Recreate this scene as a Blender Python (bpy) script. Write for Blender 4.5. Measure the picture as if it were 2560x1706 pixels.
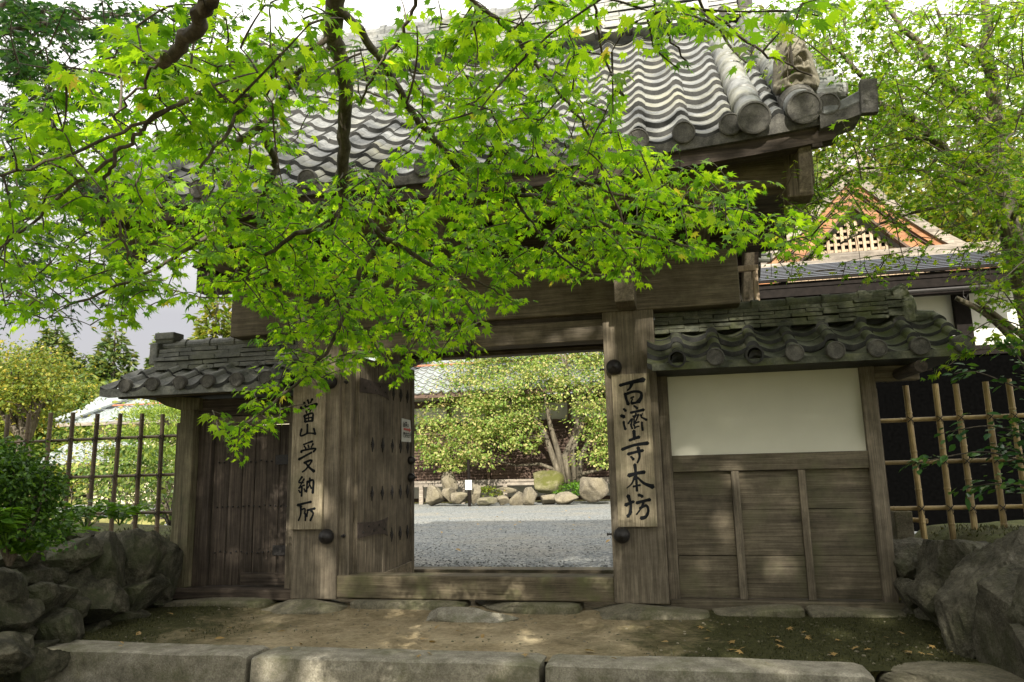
import bpy, math, random
import numpy as np
from mathutils import Vector, Matrix
random.seed(7); rng = np.random.default_rng(7)
scene = bpy.context.scene
for o in list(bpy.data.objects): bpy.data.objects.remove(o)

# ------------------------------------------------------------------ camera
FPX = 1850.0; PSI, TH, ROLL = math.radians(12.1), math.radians(10.3), math.radians(-1.27)
CAM = Vector((0, -6.8, 1.115))
fw = Vector((-math.sin(PSI)*math.cos(TH), math.cos(PSI)*math.cos(TH), math.sin(TH)))
r0 = fw.cross(Vector((0, 0, 1))).normalized(); u0 = r0.cross(fw)
CR = math.cos(ROLL)*r0 + math.sin(ROLL)*u0; CU = -math.sin(ROLL)*r0 + math.cos(ROLL)*u0
cd = bpy.data.cameras.new('camera'); cam = bpy.data.objects.new('camera', cd); scene.collection.objects.link(cam)
cam.matrix_world = Matrix(((CR.x, CU.x, -fw.x, CAM.x), (CR.y, CU.y, -fw.y, CAM.y), (CR.z, CU.z, -fw.z, CAM.z), (0, 0, 0, 1)))
cd.sensor_width = 36; cd.lens = FPX/2560*36; cd.clip_start = 0.05; cd.clip_end = 3000
scene.camera = cam
# ------------------------------------------------------------------ sky and sun
TO_SUN = Vector((0.10, -1.0, 0.63)).normalized()
SUN_EL = math.asin(TO_SUN.z); SUN_AZ = math.atan2(TO_SUN.x, TO_SUN.y)
w = bpy.data.worlds.new('World'); scene.world = w; w.use_nodes = True
nt = w.node_tree; nt.nodes.clear()
wo = nt.nodes.new('ShaderNodeOutputWorld'); bg = nt.nodes.new('ShaderNodeBackground')
sky = nt.nodes.new('ShaderNodeTexSky'); sky.sky_type = 'NISHITA'; sky.sun_disc = False
sky.sun_elevation = SUN_EL; sky.sun_rotation = SUN_AZ; sky.air_density = 1.0; sky.dust_density = 2.0
tc = nt.nodes.new('ShaderNodeTexCoord'); cn = nt.nodes.new('ShaderNodeTexNoise'); cn.inputs['Scale'].default_value = 2.2; cn.inputs['Detail'].default_value = 5
cr = nt.nodes.new('ShaderNodeValToRGB'); cr.color_ramp.elements[0].position = 0.30; cr.color_ramp.elements[0].color = (.94, .94, .94, 1)
cr.color_ramp.elements[1].position = 0.62; cr.color_ramp.elements[1].color = (1, 1, 1, 1)
mx = nt.nodes.new('ShaderNodeMixRGB'); cn2 = nt.nodes.new('ShaderNodeTexNoise'); cn2.inputs['Scale'].default_value = 2.0; cn2.inputs['Detail'].default_value = 5; nt.links.new(tc.outputs['Generated'], cn2.inputs['Vector'])
# unseen overcast overhead and behind brightened as fill light, heavier grey cloud low over the garden
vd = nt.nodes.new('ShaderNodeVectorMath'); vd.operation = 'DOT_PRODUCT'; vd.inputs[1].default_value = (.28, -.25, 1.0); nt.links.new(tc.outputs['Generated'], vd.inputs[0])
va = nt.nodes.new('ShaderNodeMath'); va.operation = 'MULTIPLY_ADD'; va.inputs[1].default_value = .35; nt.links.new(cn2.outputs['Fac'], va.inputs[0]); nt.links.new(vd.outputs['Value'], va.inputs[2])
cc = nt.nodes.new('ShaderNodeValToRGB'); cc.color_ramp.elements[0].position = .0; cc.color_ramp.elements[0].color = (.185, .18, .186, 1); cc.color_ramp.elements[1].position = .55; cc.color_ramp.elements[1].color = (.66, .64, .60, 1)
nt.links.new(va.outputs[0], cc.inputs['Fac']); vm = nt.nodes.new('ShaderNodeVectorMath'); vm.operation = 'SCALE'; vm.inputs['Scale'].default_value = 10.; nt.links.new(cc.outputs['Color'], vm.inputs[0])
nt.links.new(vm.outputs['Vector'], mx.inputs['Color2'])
nt.links.new(tc.outputs['Generated'], cn.inputs['Vector']); nt.links.new(cn.outputs['Fac'], cr.inputs['Fac'])
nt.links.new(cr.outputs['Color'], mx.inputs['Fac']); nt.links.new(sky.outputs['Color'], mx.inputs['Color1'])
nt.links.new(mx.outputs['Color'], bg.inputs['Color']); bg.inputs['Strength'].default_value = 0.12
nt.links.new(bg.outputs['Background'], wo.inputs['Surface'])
sl = bpy.data.lights.new('sun', 'SUN'); sl.energy = 3.7; sl.angle = math.radians(0.55); sl.color = (1.0, 0.93, 0.80)
so = bpy.data.objects.new('sun', sl); scene.collection.objects.link(so)
so.rotation_euler = TO_SUN.to_track_quat('Z', 'Y').to_euler()
scene.view_settings.view_transform = 'Standard'; scene.view_settings.look = 'None'
scene.view_settings.exposure = 1.5; scene.view_settings.gamma = 1.0
scene.cycles.max_bounces = 8; scene.cycles.transparent_max_bounces = 4

def ray(px, py): return fw*FPX + CR*(px-1280) - CU*(py-853)
def atY(px, py, y):
    d = ray(px, py); return CAM + d*((y-CAM.y)/d.y)
def atD(px, py, t): return CAM + ray(px, py).normalized()*t
def proj(P):
    P = np.asarray(P, float) - np.array(CAM); z = P @ np.array(fw)
    return 1280 + FPX*(P @ np.array(CR))/z, 853 - FPX*(P @ np.array(CU))/z, z

# ------------------------------------------------------------------ materials
def _mat(name):
    m = bpy.data.materials.new(name); m.use_nodes = True
    n = m.node_tree; b = n.nodes['Principled BSDF']; return m, n, b
def _ramp(n, stops):
    r = n.nodes.new('ShaderNodeValToRGB'); e = r.color_ramp.elements
    e[0].position, e[0].color = stops[0][0], (*stops[0][1], 1); e[1].position, e[1].color = stops[-1][0], (*stops[-1][1], 1)
    for p, c in stops[1:-1]:
        x = e.new(p); x.color = (*c, 1)
    return r
def _noise(n, scale, detail=6, vec=None, mapping=None, rough=.6, kind='Object'):
    t = n.nodes.new('ShaderNodeTexNoise'); t.inputs['Scale'].default_value = scale; t.inputs['Detail'].default_value = detail; t.inputs['Roughness'].default_value = rough
    c = n.nodes.new('ShaderNodeTexCoord'); mp = n.nodes.new('ShaderNodeMapping')
    if mapping: mp.inputs['Scale'].default_value = mapping
    n.links.new(c.outputs[kind], mp.inputs['Vector']); n.links.new(mp.outputs['Vector'], t.inputs['Vector'])
    return t
def _mix(n, f, a, b, t='MIX'):
    m = n.nodes.new('ShaderNodeMixRGB'); m.blend_type = t
    for s, v in ((m.inputs[0], f), (m.inputs[1], a), (m.inputs[2], b)):
        if hasattr(v, 'links') or hasattr(v, 'is_linked'): n.links.new(v, s)
        elif isinstance(v, (int, float)): s.default_value = v
        else: s.default_value = (*v, 1)
    return m.outputs[0]
def _bump(n, b, h, strength=.4, dist=.01):
    u = n.nodes.new('ShaderNodeBump'); u.inputs['Strength'].default_value = strength; u.inputs['Distance'].default_value = dist
    n.links.new(h, u.inputs['Height']); n.links.new(u.outputs['Normal'], b.inputs['Normal'])
def wood(name, dark, mid, light, axis='Z', rough=.8, grain=34, stain=None, stain_amt=.5):
    m, n, b = _mat(name)
    mp = {'Z': (1, 1, .045), 'X': (.045, 1, 1), 'Y': (1, .045, 1)}[axis]
    g = _noise(n, grain, 8, mapping=mp, rough=.65); big = _noise(n, 1.7, 4, mapping=[{1: 1}.get(v, .4) for v in mp])
    r = _ramp(n, [(.28, dark), (.5, mid), (.72, light)]); n.links.new(g.outputs['Fac'], r.inputs['Fac'])
    rb = _ramp(n, [(.3, (.55, .55, .55)), (.7, (1.12, 1.1, 1.06))]); n.links.new(big.outputs['Fac'], rb.inputs['Fac'])
    c = _mix(n, 1.0, r.outputs[0], rb.outputs[0], 'MULTIPLY')
    mf = [v if v == 1 else .022 for v in mp]; fg = _noise(n, grain*4.2, 5, mapping=mf, rough=.7); rfg = _ramp(n, [(.34, (.62, .60, .58)), (.66, (1.28, 1.28, 1.27))]); n.links.new(fg.outputs['Fac'], rfg.inputs['Fac'])
    c = _mix(n, 1.0, c, rfg.outputs[0], 'MULTIPLY')
    ck = _noise(n, grain*1.5, 3, mapping=[v if v == 1 else .03 for v in mp]); rck = _ramp(n, [(.27, (.25, .23, .21)), (.33, (1, 1, 1))]); n.links.new(ck.outputs['Fac'], rck.inputs['Fac'])
    c = _mix(n, 1.0, c, rck.outputs[0], 'MULTIPLY'); pt_ = _noise(n, 5.5, 8, rough=.75); rpt = _ramp(n, [(.36, (.72, .72, .71)), (.64, (1.2, 1.19, 1.17))]); n.links.new(pt_.outputs['Fac'], rpt.inputs['Fac'])
    c = _mix(n, 1.0, c, rpt.outputs[0], 'MULTIPLY')
    if stain:
        s = _noise(n, 3.1, 6); rs = _ramp(n, [(.5, (0, 0, 0)), (.72, (stain_amt,)*3)]); n.links.new(s.outputs['Fac'], rs.inputs['Fac'])
        c = _mix(n, rs.outputs[0], c, stain)
    n.links.new(c, b.inputs['Base Color']); b.inputs['Roughness'].default_value = rough
    b.inputs['Specular IOR Level'].default_value = .25
    _bump(n, b, g.outputs['Fac'], .55, .006); return m
def stone(name, dark, mid, light, scale=6, moss=None, moss_amt=.6, rough=.9, bump=.6, moss_pos=(.48, .66)):
    m, n, b = _mat(name)
    a = _noise(n, scale, 9, rough=.68); f = _noise(n, scale*9, 6, rough=.7)
    r = _ramp(n, [(.3, dark), (.5, mid), (.72, light)]); n.links.new(a.outputs['Fac'], r.inputs['Fac'])
    rf = _ramp(n, [(.3, (.58, .58, .57)), (.7, (1.32, 1.32, 1.3))]); n.links.new(f.outputs['Fac'], rf.inputs['Fac'])
    c = _mix(n, 1.0, r.outputs[0], rf.outputs[0], 'MULTIPLY')
    if moss:
        s = _noise(n, scale*.35, 7, rough=.7); rs = _ramp(n, [(moss_pos[0], (0, 0, 0)), (moss_pos[1], (moss_amt,)*3)]); n.links.new(s.outputs['Fac'], rs.inputs['Fac'])
        c = _mix(n, rs.outputs[0], c, moss)
    n.links.new(c, b.inputs['Base Color']); b.inputs['Roughness'].default_value = rough; b.inputs['Specular IOR Level'].default_value = .25
    h = _mix(n, .5, a.outputs['Fac'], f.outputs['Fac']); _bump(n, b, h, bump, .02 if bump < .8 else .07); return m
def plain(name, col, rough=.6, metal=0., var=.25, scale=12, bump=0.):
    m, n, b = _mat(name); t = _noise(n, scale, 6)
    r = _ramp(n, [(.3, [x*(1-var) for x in col]), (.7, [x*(1+var) for x in col])]); n.links.new(t.outputs['Fac'], r.inputs['Fac'])
    n.links.new(r.outputs[0], b.inputs['Base Color']); b.inputs['Roughness'].default_value = rough; b.inputs['Metallic'].default_value = metal
    if bump: _bump(n, b, t.outputs['Fac'], bump, .01)
    return m
def leafmat(name, cols, trans=.5, tcol=None, rough=.45):
    m, n, b = _mat(name); g = n.nodes.new('ShaderNodeNewGeometry')
    r = _ramp(n, cols); n.links.new(g.outputs['Random Per Island'], r.inputs['Fac'])
    n.links.new(r.outputs[0], b.inputs['Base Color']); b.inputs['Roughness'].default_value = rough; b.inputs['Specular IOR Level'].default_value = .3
    t = n.nodes.new('ShaderNodeBsdfTranslucent'); tm = _mix(n, 1.0, r.outputs[0], tcol or (1.7, 1.7, .8), 'MULTIPLY'); n.links.new(tm, t.inputs['Color'])
    x = n.nodes.new('ShaderNodeMixShader'); x.inputs[0].default_value = trans
    n.links.new(b.outputs[0], x.inputs[1]); n.links.new(t.outputs[0], x.inputs[2]); n.links.new(x.outputs[0], n.nodes['Material Output'].inputs['Surface']); return m

M = {}
WD, WM, WL = (.092, .079, .060), (.185, .160, .122), (.27, .236, .185)
for ax in 'XYZ':
    M['wood'+ax] = wood('weathered_wood_'+ax.lower(), WD, WM, WL, ax, stain=(.075, .062, .045))
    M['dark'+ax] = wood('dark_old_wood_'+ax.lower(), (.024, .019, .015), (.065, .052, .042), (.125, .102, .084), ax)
M['greenwoodZ'] = wood('greenish_weathered_wood', (.06, .055, .035), (.14, .125, .08), (.22, .20, .13), 'Z', stain=(.10, .115, .05))
M['plankX'] = wood('weathered_plank_wood', (.078, .066, .048), (.155, .134, .098), (.235, .205, .152), 'X', grain=26, stain=(.115, .118, .06), stain_amt=.55)
M['sillX'] = wood('mossy_sill_wood', (.08, .067, .045), (.15, .127, .088), (.21, .183, .127), 'X', stain=(.12, .13, .05), stain_amt=.6)
M['pale'] = wood('pale_wood', (.30, .22, .15), (.42, .33, .24), (.52, .42, .32), 'Z')
M['board'] = wood('signboard_wood', (.185, .16, .11), (.31, .27, .195), (.40, .35, .255), 'Z', grain=44, stain=(.15, .145, .08), stain_amt=.5)
M['ink'] = plain('black_ink', (.012, .013, .014), .6)
M['ink'].node_tree.nodes['Principled BSDF'].inputs['Specular IOR Level'].default_value = 0
M['redink'] = plain('red_ink', (.45, .09, .06), .6)
M['paper'] = plain('white_paper', (.62, .63, .58), .7, var=.08)
M['iron'] = plain('black_iron', (.018, .016, .015), .55, .3, .4, 40, .3)
M['rustiron'] = plain('rust_brown_iron', (.055, .042, .034), .8, .1, .45, 25, .3)
M['plaster'] = plain('white_plaster', (.60, .59, .49), .9, var=.07, scale=1.3, bump=.05)
M['tile'] = stone('grey_roof_tile', (.075, .08, .082), (.16, .167, .17), (.26, .26, .25), 3.2, moss=(.26, .25, .15), moss_amt=.55, rough=.38, bump=.12)
M['tileedge'] = stone('dark_tile_edge', (.010, .011, .011), (.026, .027, .026), (.05, .048, .044), 9, rough=.7, bump=.2)
M['mosstile'] = stone('mossy_roof_tile', (.030, .034, .026), (.075, .080, .058), (.15, .15, .11), 7, moss=(.085, .098, .03), moss_amt=.8, bump=.45, rough=.75)
M['greytile'] = stone('dark_grey_roof_tile', (.055, .06, .056), (.115, .12, .108), (.20, .20, .175), 6, moss=(.10, .11, .06), moss_amt=.6, bump=.3, rough=.5)
M['cap'] = stone('tile_cap', (.035, .034, .032), (.085, .082, .075), (.15, .145, .13), 14, rough=.8, bump=.3)
M['oni'] = stone('weathered_demon_tile', (.075, .068, .052), (.15, .137, .105), (.24, .22, .175), 12, rough=.9, bump=.3)
M['granite'] = stone('granite_kerb', (.13, .12, .093), (.235, .218, .175), (.36, .34, .285), 9, moss=(.095, .098, .045), moss_amt=.65, bump=.5)
M['basestone'] = stone('mossy_base_stone', (.085, .08, .058), (.165, .15, .108), (.25, .225, .165), 7, moss=(.075, .082, .03), moss_amt=.7, bump=.6)
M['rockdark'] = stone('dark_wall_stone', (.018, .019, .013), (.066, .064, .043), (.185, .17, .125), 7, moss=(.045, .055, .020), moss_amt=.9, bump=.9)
M['rockright'] = stone('lichened_grey_boulder', (.030, .029, .020), (.095, .088, .064), (.21, .195, .155), 5, moss=(.05, .056, .022), moss_amt=.8, bump=.9)
M['rock'] = stone('pale_garden_rock', (.095, .083, .062), (.19, .167, .128), (.31, .28, .22), 2.5, moss=(.15, .13, .075), moss_amt=.6, bump=.9)
M['mossrock'] = stone('mossy_boulder', (.09, .085, .05), (.16, .15, .08), (.24, .22, .14), 4, moss=(.085, .09, .018), moss_amt=.9, bump=.8, moss_pos=(.42, .55))
M['bamboo'] = wood('dry_bamboo', (.30, .22, .10), (.46, .345, .165), (.58, .45, .235), 'Z', rough=.45, grain=14)
M['bambooX'] = wood('dry_bamboo_rail', (.30, .22, .10), (.46, .345, .165), (.58, .45, .235), 'X', rough=.45, grain=14)
M['oldbamboo'] = wood('old_grey_bamboo', (.085, .062, .042), (.15, .115, .078), (.22, .175, .12), 'Z', rough=.5, grain=14)
M['oldbambooX'] = wood('old_grey_bamboo_rail', (.085, .062, .042), (.15, .115, .078), (.22, .175, .12), 'X', rough=.5, grain=14)
M['cord'] = plain('black_cord', (.012, .011, .010), .8)
M['bark'] = wood('maple_bark', (.040, .034, .027), (.095, .082, .066), (.18, .16, .135), 'Z', grain=22)
M['barkpale'] = wood('pale_bark', (.065, .057, .043), (.13, .115, .088), (.23, .205, .165), 'Z', grain=12)
M['white'] = plain('white_wall', (.60, .59, .54), .85, var=.06, scale=3)
M['black'] = plain('black_board_in_shade', (.0016, .0016, .0016), 1., var=.4, scale=20); M['black'].node_tree.nodes['Principled BSDF'].inputs['Specular IOR Level'].default_value = 0  # black boards darkened further to stand in for deep shade under the eaves
M['darkpost'] = plain('dark_brown_timber', (.010, .008, .007), .6, var=.4)
M['darkpost'].node_tree.nodes['Principled BSDF'].inputs['Specular IOR Level'].default_value = .05
M['metalroof'] = plain('grey_metal_roofing', (.045, .056, .078), .42, .2, .1, 4)
M['copper'] = wood('reddish_cypress_board', (.22, .085, .032), (.33, .145, .06), (.44, .225, .105), 'X', rough=.55, grain=16)
M['lattice'] = wood('brown_lattice_wood', (.062, .042, .034), (.108, .074, .060), (.165, .118, .095), 'X', grain=18)
M['veranda'] = wood('silvered_veranda_wood', (.16, .14, .12), (.28, .25, .22), (.40, .37, .33), 'X', grain=18)
M['bluetile'] = stone('blue_grey_roof_tile', (.16, .18, .19), (.24, .27, .28), (.33, .36, .37), 5, rough=.45, bump=.1)
M['rust'] = plain('rusty_snow_guard', (.35, .13, .07), .6)
M['cream'] = plain('cream_plaster', (.55, .50, .38), .85, var=.08, scale=3)
def gravelmat(name, dark, mid, light, tint, tint_amt, sc=38):
    m, n, b = _mat(name); v = n.nodes.new('ShaderNodeTexVoronoi'); v.inputs['Scale'].default_value = sc
    c = n.nodes.new('ShaderNodeTexCoord'); n.links.new(c.outputs['Object'], v.inputs['Vector'])
    sep = n.nodes.new('ShaderNodeSeparateColor'); n.links.new(v.outputs['Color'], sep.inputs[0])
    r = _ramp(n, [(.05, dark), (.5, mid), (.95, light)]); n.links.new(sep.outputs[0], r.inputs['Fac'])
    big = _noise(n, .55, 7); rb = _ramp(n, [(.45, (0, 0, 0)), (.7, (tint_amt,)*3)]); n.links.new(big.outputs['Fac'], rb.inputs['Fac'])
    col = _mix(n, rb.outputs[0], r.outputs[0], tint); n.links.new(col, b.inputs['Base Color']); b.inputs['Roughness'].default_value = .9
    _bump(n, b, v.outputs['Distance'], .8, .02); return m
M['gravel'] = gravelmat('grey_gravel', (.065, .078, .085), (.135, .15, .155), (.27, .275, .265), (.27, .235, .165), .40, 30)
M['pebble'] = stone('grey_pebble', (.10, .115, .12), (.19, .20, .20), (.34, .34, .32), 2, bump=.1)
M['grass'] = gravelmat('mossy_grass', (.12, .13, .03), (.24, .22, .06), (.36, .32, .10), (.30, .30, .07), .6, 30)
def dirtmat():
    m, n, b = _mat('trodden_earth'); a = _noise(n, 2.3, 9, rough=.7); f = _noise(n, 26, 7, rough=.75)
    r = _ramp(n, [(.3, (.15, .118, .066)), (.5, (.30, .245, .150)), (.72, (.45, .38, .25))]); n.links.new(a.outputs['Fac'], r.inputs['Fac'])
    rf = _ramp(n, [(.3, (.62, .62, .6)), (.72, (1.2, 1.2, 1.2))]); n.links.new(f.outputs['Fac'], rf.inputs['Fac'])
    c = _mix(n, 1., r.outputs[0], rf.outputs[0], 'MULTIPLY')
    # damp moss grows towards both ends of the forecourt
    tcn = n.nodes.new('ShaderNodeTexCoord'); sx = n.nodes.new('ShaderNodeSeparateXYZ'); n.links.new(tcn.outputs['Object'], sx.inputs[0])
    rx = n.nodes.new('ShaderNodeMapRange'); rx.inputs['From Min'].default_value = -.9; rx.inputs['From Max'].default_value = .6; n.links.new(sx.outputs['X'], rx.inputs['Value'])
    lx = n.nodes.new('ShaderNodeMapRange'); lx.inputs['From Min'].default_value = -2.9; lx.inputs['From Max'].default_value = -4.9; n.links.new(sx.outputs['X'], lx.inputs['Value'])
    ad = n.nodes.new('ShaderNodeMath'); ad.operation = 'ADD'; n.links.new(rx.outputs[0], ad.inputs[0]); n.links.new(lx.outputs[0], ad.inputs[1])
    mn = _noise(n, 3.4, 8, rough=.75); mu = n.nodes.new('ShaderNodeMath'); mu.operation = 'MULTIPLY_ADD'; mu.inputs[1].default_value = .62
    n.links.new(ad.outputs[0], mu.inputs[0]); n.links.new(mn.outputs['Fac'], mu.inputs[2])
    rm = _ramp(n, [(.56, (0, 0, 0)), (.92, (1, 1, 1))]); n.links.new(mu.outputs[0], rm.inputs['Fac'])
    mc = _ramp(n, [(.3, (.022, .024, .010)), (.7, (.068, .068, .025))]); n.links.new(f.outputs['Fac'], mc.inputs['Fac'])
    c = _mix(n, rm.outputs[0], c, mc.outputs[0])
    n.links.new(c, b.inputs['Base Color']); b.inputs['Roughness'].default_value = .95; b.inputs['Specular IOR Level'].default_value = .15
    _bump(n, b, f.outputs['Fac'], .7, .03); return m
M['dirt'] = dirtmat()
M['mossbank'] = stone('mossy_bank_earth', (.035, .034, .018), (.075, .075, .028), (.13, .125, .05), 5, moss=(.075, .092, .02), moss_amt=.8, bump=.9, moss_pos=(.42, .6))
M['maple'] = leafmat('bright_maple_leaf', [(0, (.055, .15, .014)), (.4, (.13, .29, .014)), (.8, (.23, .40, .016)), (.985, (.26, .41, .025)), (1, (.42, .36, .08))], .62, (2.05, 1.85, .85))
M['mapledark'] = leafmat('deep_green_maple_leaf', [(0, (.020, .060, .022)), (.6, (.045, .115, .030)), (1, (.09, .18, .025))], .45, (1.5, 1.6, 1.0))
M['mapleright'] = leafmat('green_maple_leaf', [(0, (.06, .14, .012)), (.5, (.13, .25, .015)), (1, (.27, .34, .025))], .55)
M['yellow'] = leafmat('yellowing_leaf', [(0, (.08, .17, .024)), (.4, (.20, .30, .055)), (.75, (.36, .40, .12)), (1, (.52, .43, .21))], .45, (1.3, 1.2, .8))
M['conifer'] = leafmat('conifer_green_leaf', [(0, (.035, .07, .022)), (.6, (.085, .13, .035)), (1, (.19, .20, .05))], .25)
M['midgreen'] = leafmat('mid_green_leaf', [(0, (.04, .085, .016)), (.5, (.09, .155, .024)), (1, (.20, .24, .05))], .35, (1.4, 1.3, .8))
M['gold'] = leafmat('golden_green_leaf', [(0, (.06, .11, .014)), (.5, (.14, .19, .022)), (.85, (.24, .25, .035)), (1, (.38, .30, .05))], .4, (1.3, 1.2, .8))
M['pine'] = leafmat('pine_needle', [(0, (.07, .13, .02)), (.5, (.16, .24, .035)), (1, (.30, .36, .07))], .3)
M['bush'] = leafmat('azalea_leaf', [(0, (.022, .06, .010)), (.6, (.05, .12, .013)), (1, (.11, .21, .018))], .3)
M['glossy'] = leafmat('glossy_shrub_leaf', [(0, (.018, .058, .020)), (.6, (.040, .105, .028)), (1, (.085, .17, .025))], .3, rough=.3)
M['fern'] = leafmat('fresh_fern_leaf', [(0, (.05, .13, .012)), (1, (.13, .26, .02))], .45)
M['deadleaf'] = leafmat('dry_fallen_leaf', [(0, (.20, .09, .03)), (.5, (.32, .20, .08)), (1, (.16, .18, .04))], .2)

# ------------------------------------------------------------------ mesh helpers
COL = scene.collection
class MB:
    def __init__(s): s.v = []; s.f = []; s.mi = []; s.m = 0
    def add(s, vs, fs):
        o = len(s.v); s.v += [tuple(p) for p in vs]
        for f in fs: s.f.append(tuple(i+o for i in f)); s.mi.append(s.m)
        return s
    def box(s, a, b, rz=0., rx=0., ry=0., piv=None, jit=0.):
        x0, y0, z0 = a; x1, y1, z1 = b
        vs = [Vector(p) for p in ((x0,y0,z0),(x1,y0,z0),(x1,y1,z0),(x0,y1,z0),(x0,y0,z1),(x1,y0,z1),(x1,y1,z1),(x0,y1,z1))]
        if rz or rx or ry:
            c = Vector(piv) if piv else sum(vs, Vector())/8
            R = Matrix.Rotation(rz, 3, 'Z') @ Matrix.Rotation(ry, 3, 'Y') @ Matrix.Rotation(rx, 3, 'X'); vs = [c + R @ (p-c) for p in vs]
        if jit: vs = [p+Vector((random.uniform(-jit, jit) for _ in range(3))) for p in vs]
        return s.add(vs, [(0,3,2,1),(4,5,6,7),(0,1,5,4),(1,2,6,5),(2,3,7,6),(3,0,4,7)])
    def tube(s, pts, rad, n=8, caps=True):
        pts = [Vector(p) for p in pts]; k = len(pts)
        if not hasattr(rad, '__len__'): rad = [rad]*k
        vs = []; fs = []; prev = None
        for i, p in enumerate(pts):
            d = (pts[min(i+1, k-1)]-pts[max(i-1, 0)]); d = d.normalized() if d.length > 1e-9 else Vector((0, 0, 1))
            if prev is None:
                a = d.cross(Vector((0, 0, 1)));
                if a.length < .05: a = d.cross(Vector((1, 0, 0)))
                a.normalize()
            else:
                a = prev - d*prev.dot(d)
                if a.length < 1e-6: a = d.orthogonal()
                a.normalize()
            prev = a; b = d.cross(a)
            for j in range(n):
                t = 2*math.pi*j/n; vs.append(p+(a*math.cos(t)+b*math.sin(t))*rad[i])
        for i in range(k-1):
            for j in range(n): fs.append((i*n+j, i*n+(j+1) % n, (i+1)*n+(j+1) % n, (i+1)*n+j))
        if caps: fs.append(tuple(range(n-1, -1, -1))); fs.append(tuple((k-1)*n+j for j in range(n)))
        return s.add(vs, fs)
    def prism(s, poly, axis, t0, t1):
        n = len(poly); f = {'x': lambda a, b, t: (t, a, b), 'y': lambda a, b, t: (a, t, b), 'z': lambda a, b, t: (a, b, t)}[axis]
        vs = [f(a, b, t0) for a, b in poly]+[f(a, b, t1) for a, b in poly]
        return s.add(vs, [tuple(range(n-1, -1, -1)), tuple(range(n, 2*n))]+[(i, (i+1) % n, n+(i+1) % n, n+i) for i in range(n)])
    def lathe(s, prof, base, axis=Vector((0, 0, 1)), n=16):
        axis = Vector(axis).normalized(); a = axis.orthogonal().normalized(); b = axis.cross(a); base = Vector(base); vs = []; fs = []
        for r, h in prof:
            for j in range(n):
                t = 2*math.pi*j/n; vs.append(base+axis*h+(a*math.cos(t)+b*math.sin(t))*r)
        for i in range(len(prof)-1):
            for j in range(n): fs.append((i*n+j, i*n+(j+1) % n, (i+1)*n+(j+1) % n, (i+1)*n+j))
        fs.append(tuple(range(n-1, -1, -1))); fs.append(tuple((len(prof)-1)*n+j for j in range(n)))
        return s.add(vs, fs)
    def build(s, name, mat, parent=None, bevel=0., smooth=False, seg=2):
        me = bpy.data.meshes.new(name); me.from_pydata(s.v, [], s.f)
        mats = mat if isinstance(mat, (list, tuple)) else [mat]
        for m in mats: me.materials.append(m)
        if len(mats) > 1: me.polygons.foreach_set('material_index', s.mi)
        if smooth: me.polygons.foreach_set('use_smooth', [True]*len(me.polygons))
        me.update(); o = bpy.data.objects.new(name, me); COL.objects.link(o)
        if bevel:
            b = o.modifiers.new('bevel', 'BEVEL'); b.width = bevel; b.segments = seg; b.limit_method = 'ANGLE'; b.angle_limit = math.radians(40)
        if parent is not None: adopt(o, parent)
        return o
def worldloc(o):
    l = Vector(o.location)
    while o.parent is not None: l = l + Vector(o.parent.location); o = o.parent
    return l
def adopt(o, parent):
    # meshes are written in world coordinates: shift into the parent's frame (parents are never rotated)
    o.parent = parent; o.location = Vector(o.location) - worldloc(parent)
def tag(o, label=None, cat=None, group=None, kind=None):
    for k, v in (('label', label), ('category', cat), ('group', group), ('kind', kind)):
        if v: o[k] = v
    return o
def thing(name, label, cat, loc=(0, 0, 0), group=None):
    o = bpy.data.objects.new(name, None); o.empty_display_size = .2; COL.objects.link(o); o.location = loc
    return tag(o, label, cat, group)
def plabel(o, l): o['label'] = l; return o
def npmesh(name, V, F, mat, parent=None, smooth=False):
    me = bpy.data.meshes.new(name); V = np.asarray(V, np.float32); F = np.asarray(F, np.int32); k = F.shape[1]
    me.vertices.add(len(V)); me.vertices.foreach_set('co', V.ravel()); me.loops.add(F.size); me.loops.foreach_set('vertex_index', F.ravel())
    me.polygons.add(len(F)); me.polygons.foreach_set('loop_start', np.arange(0, F.size, k, dtype=np.int32)); me.polygons.foreach_set('loop_total', np.full(len(F), k, np.int32))
    if smooth: me.polygons.foreach_set('use_smooth', np.ones(len(F), bool))
    me.materials.append(mat); me.update(calc_edges=True); me.validate(); o = bpy.data.objects.new(name, me); COL.objects.link(o)
    if parent is not None: adopt(o, parent)
    return o
def instmesh(name, tv, tf, P, X, Yv, Zv, S, mat, parent=None):
    """many copies of a small leaf template (tv, tf) as one mesh: basis X,Y,Z, scale S, position P"""
    tv = np.asarray(tv); k = len(P); B = np.stack([X, Yv, Zv], 2)*np.asarray(S)[:, None, None]
    V = np.einsum('kij,nj->kni', B, tv)+np.asarray(P)[:, None, :]
    F = np.asarray(tf)[None]+(np.arange(k)*len(tv))[:, None, None]
    return npmesh(name, V.reshape(-1, 3), F.reshape(-1, F.shape[2]), mat, parent)
def unit(a): return a/np.maximum(np.linalg.norm(a, axis=-1, keepdims=True), 1e-9)
def frames(tip, nrm):
    tip = unit(tip); x = unit(np.cross(tip, nrm)); z = np.cross(x, tip); return x, tip, z

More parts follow.
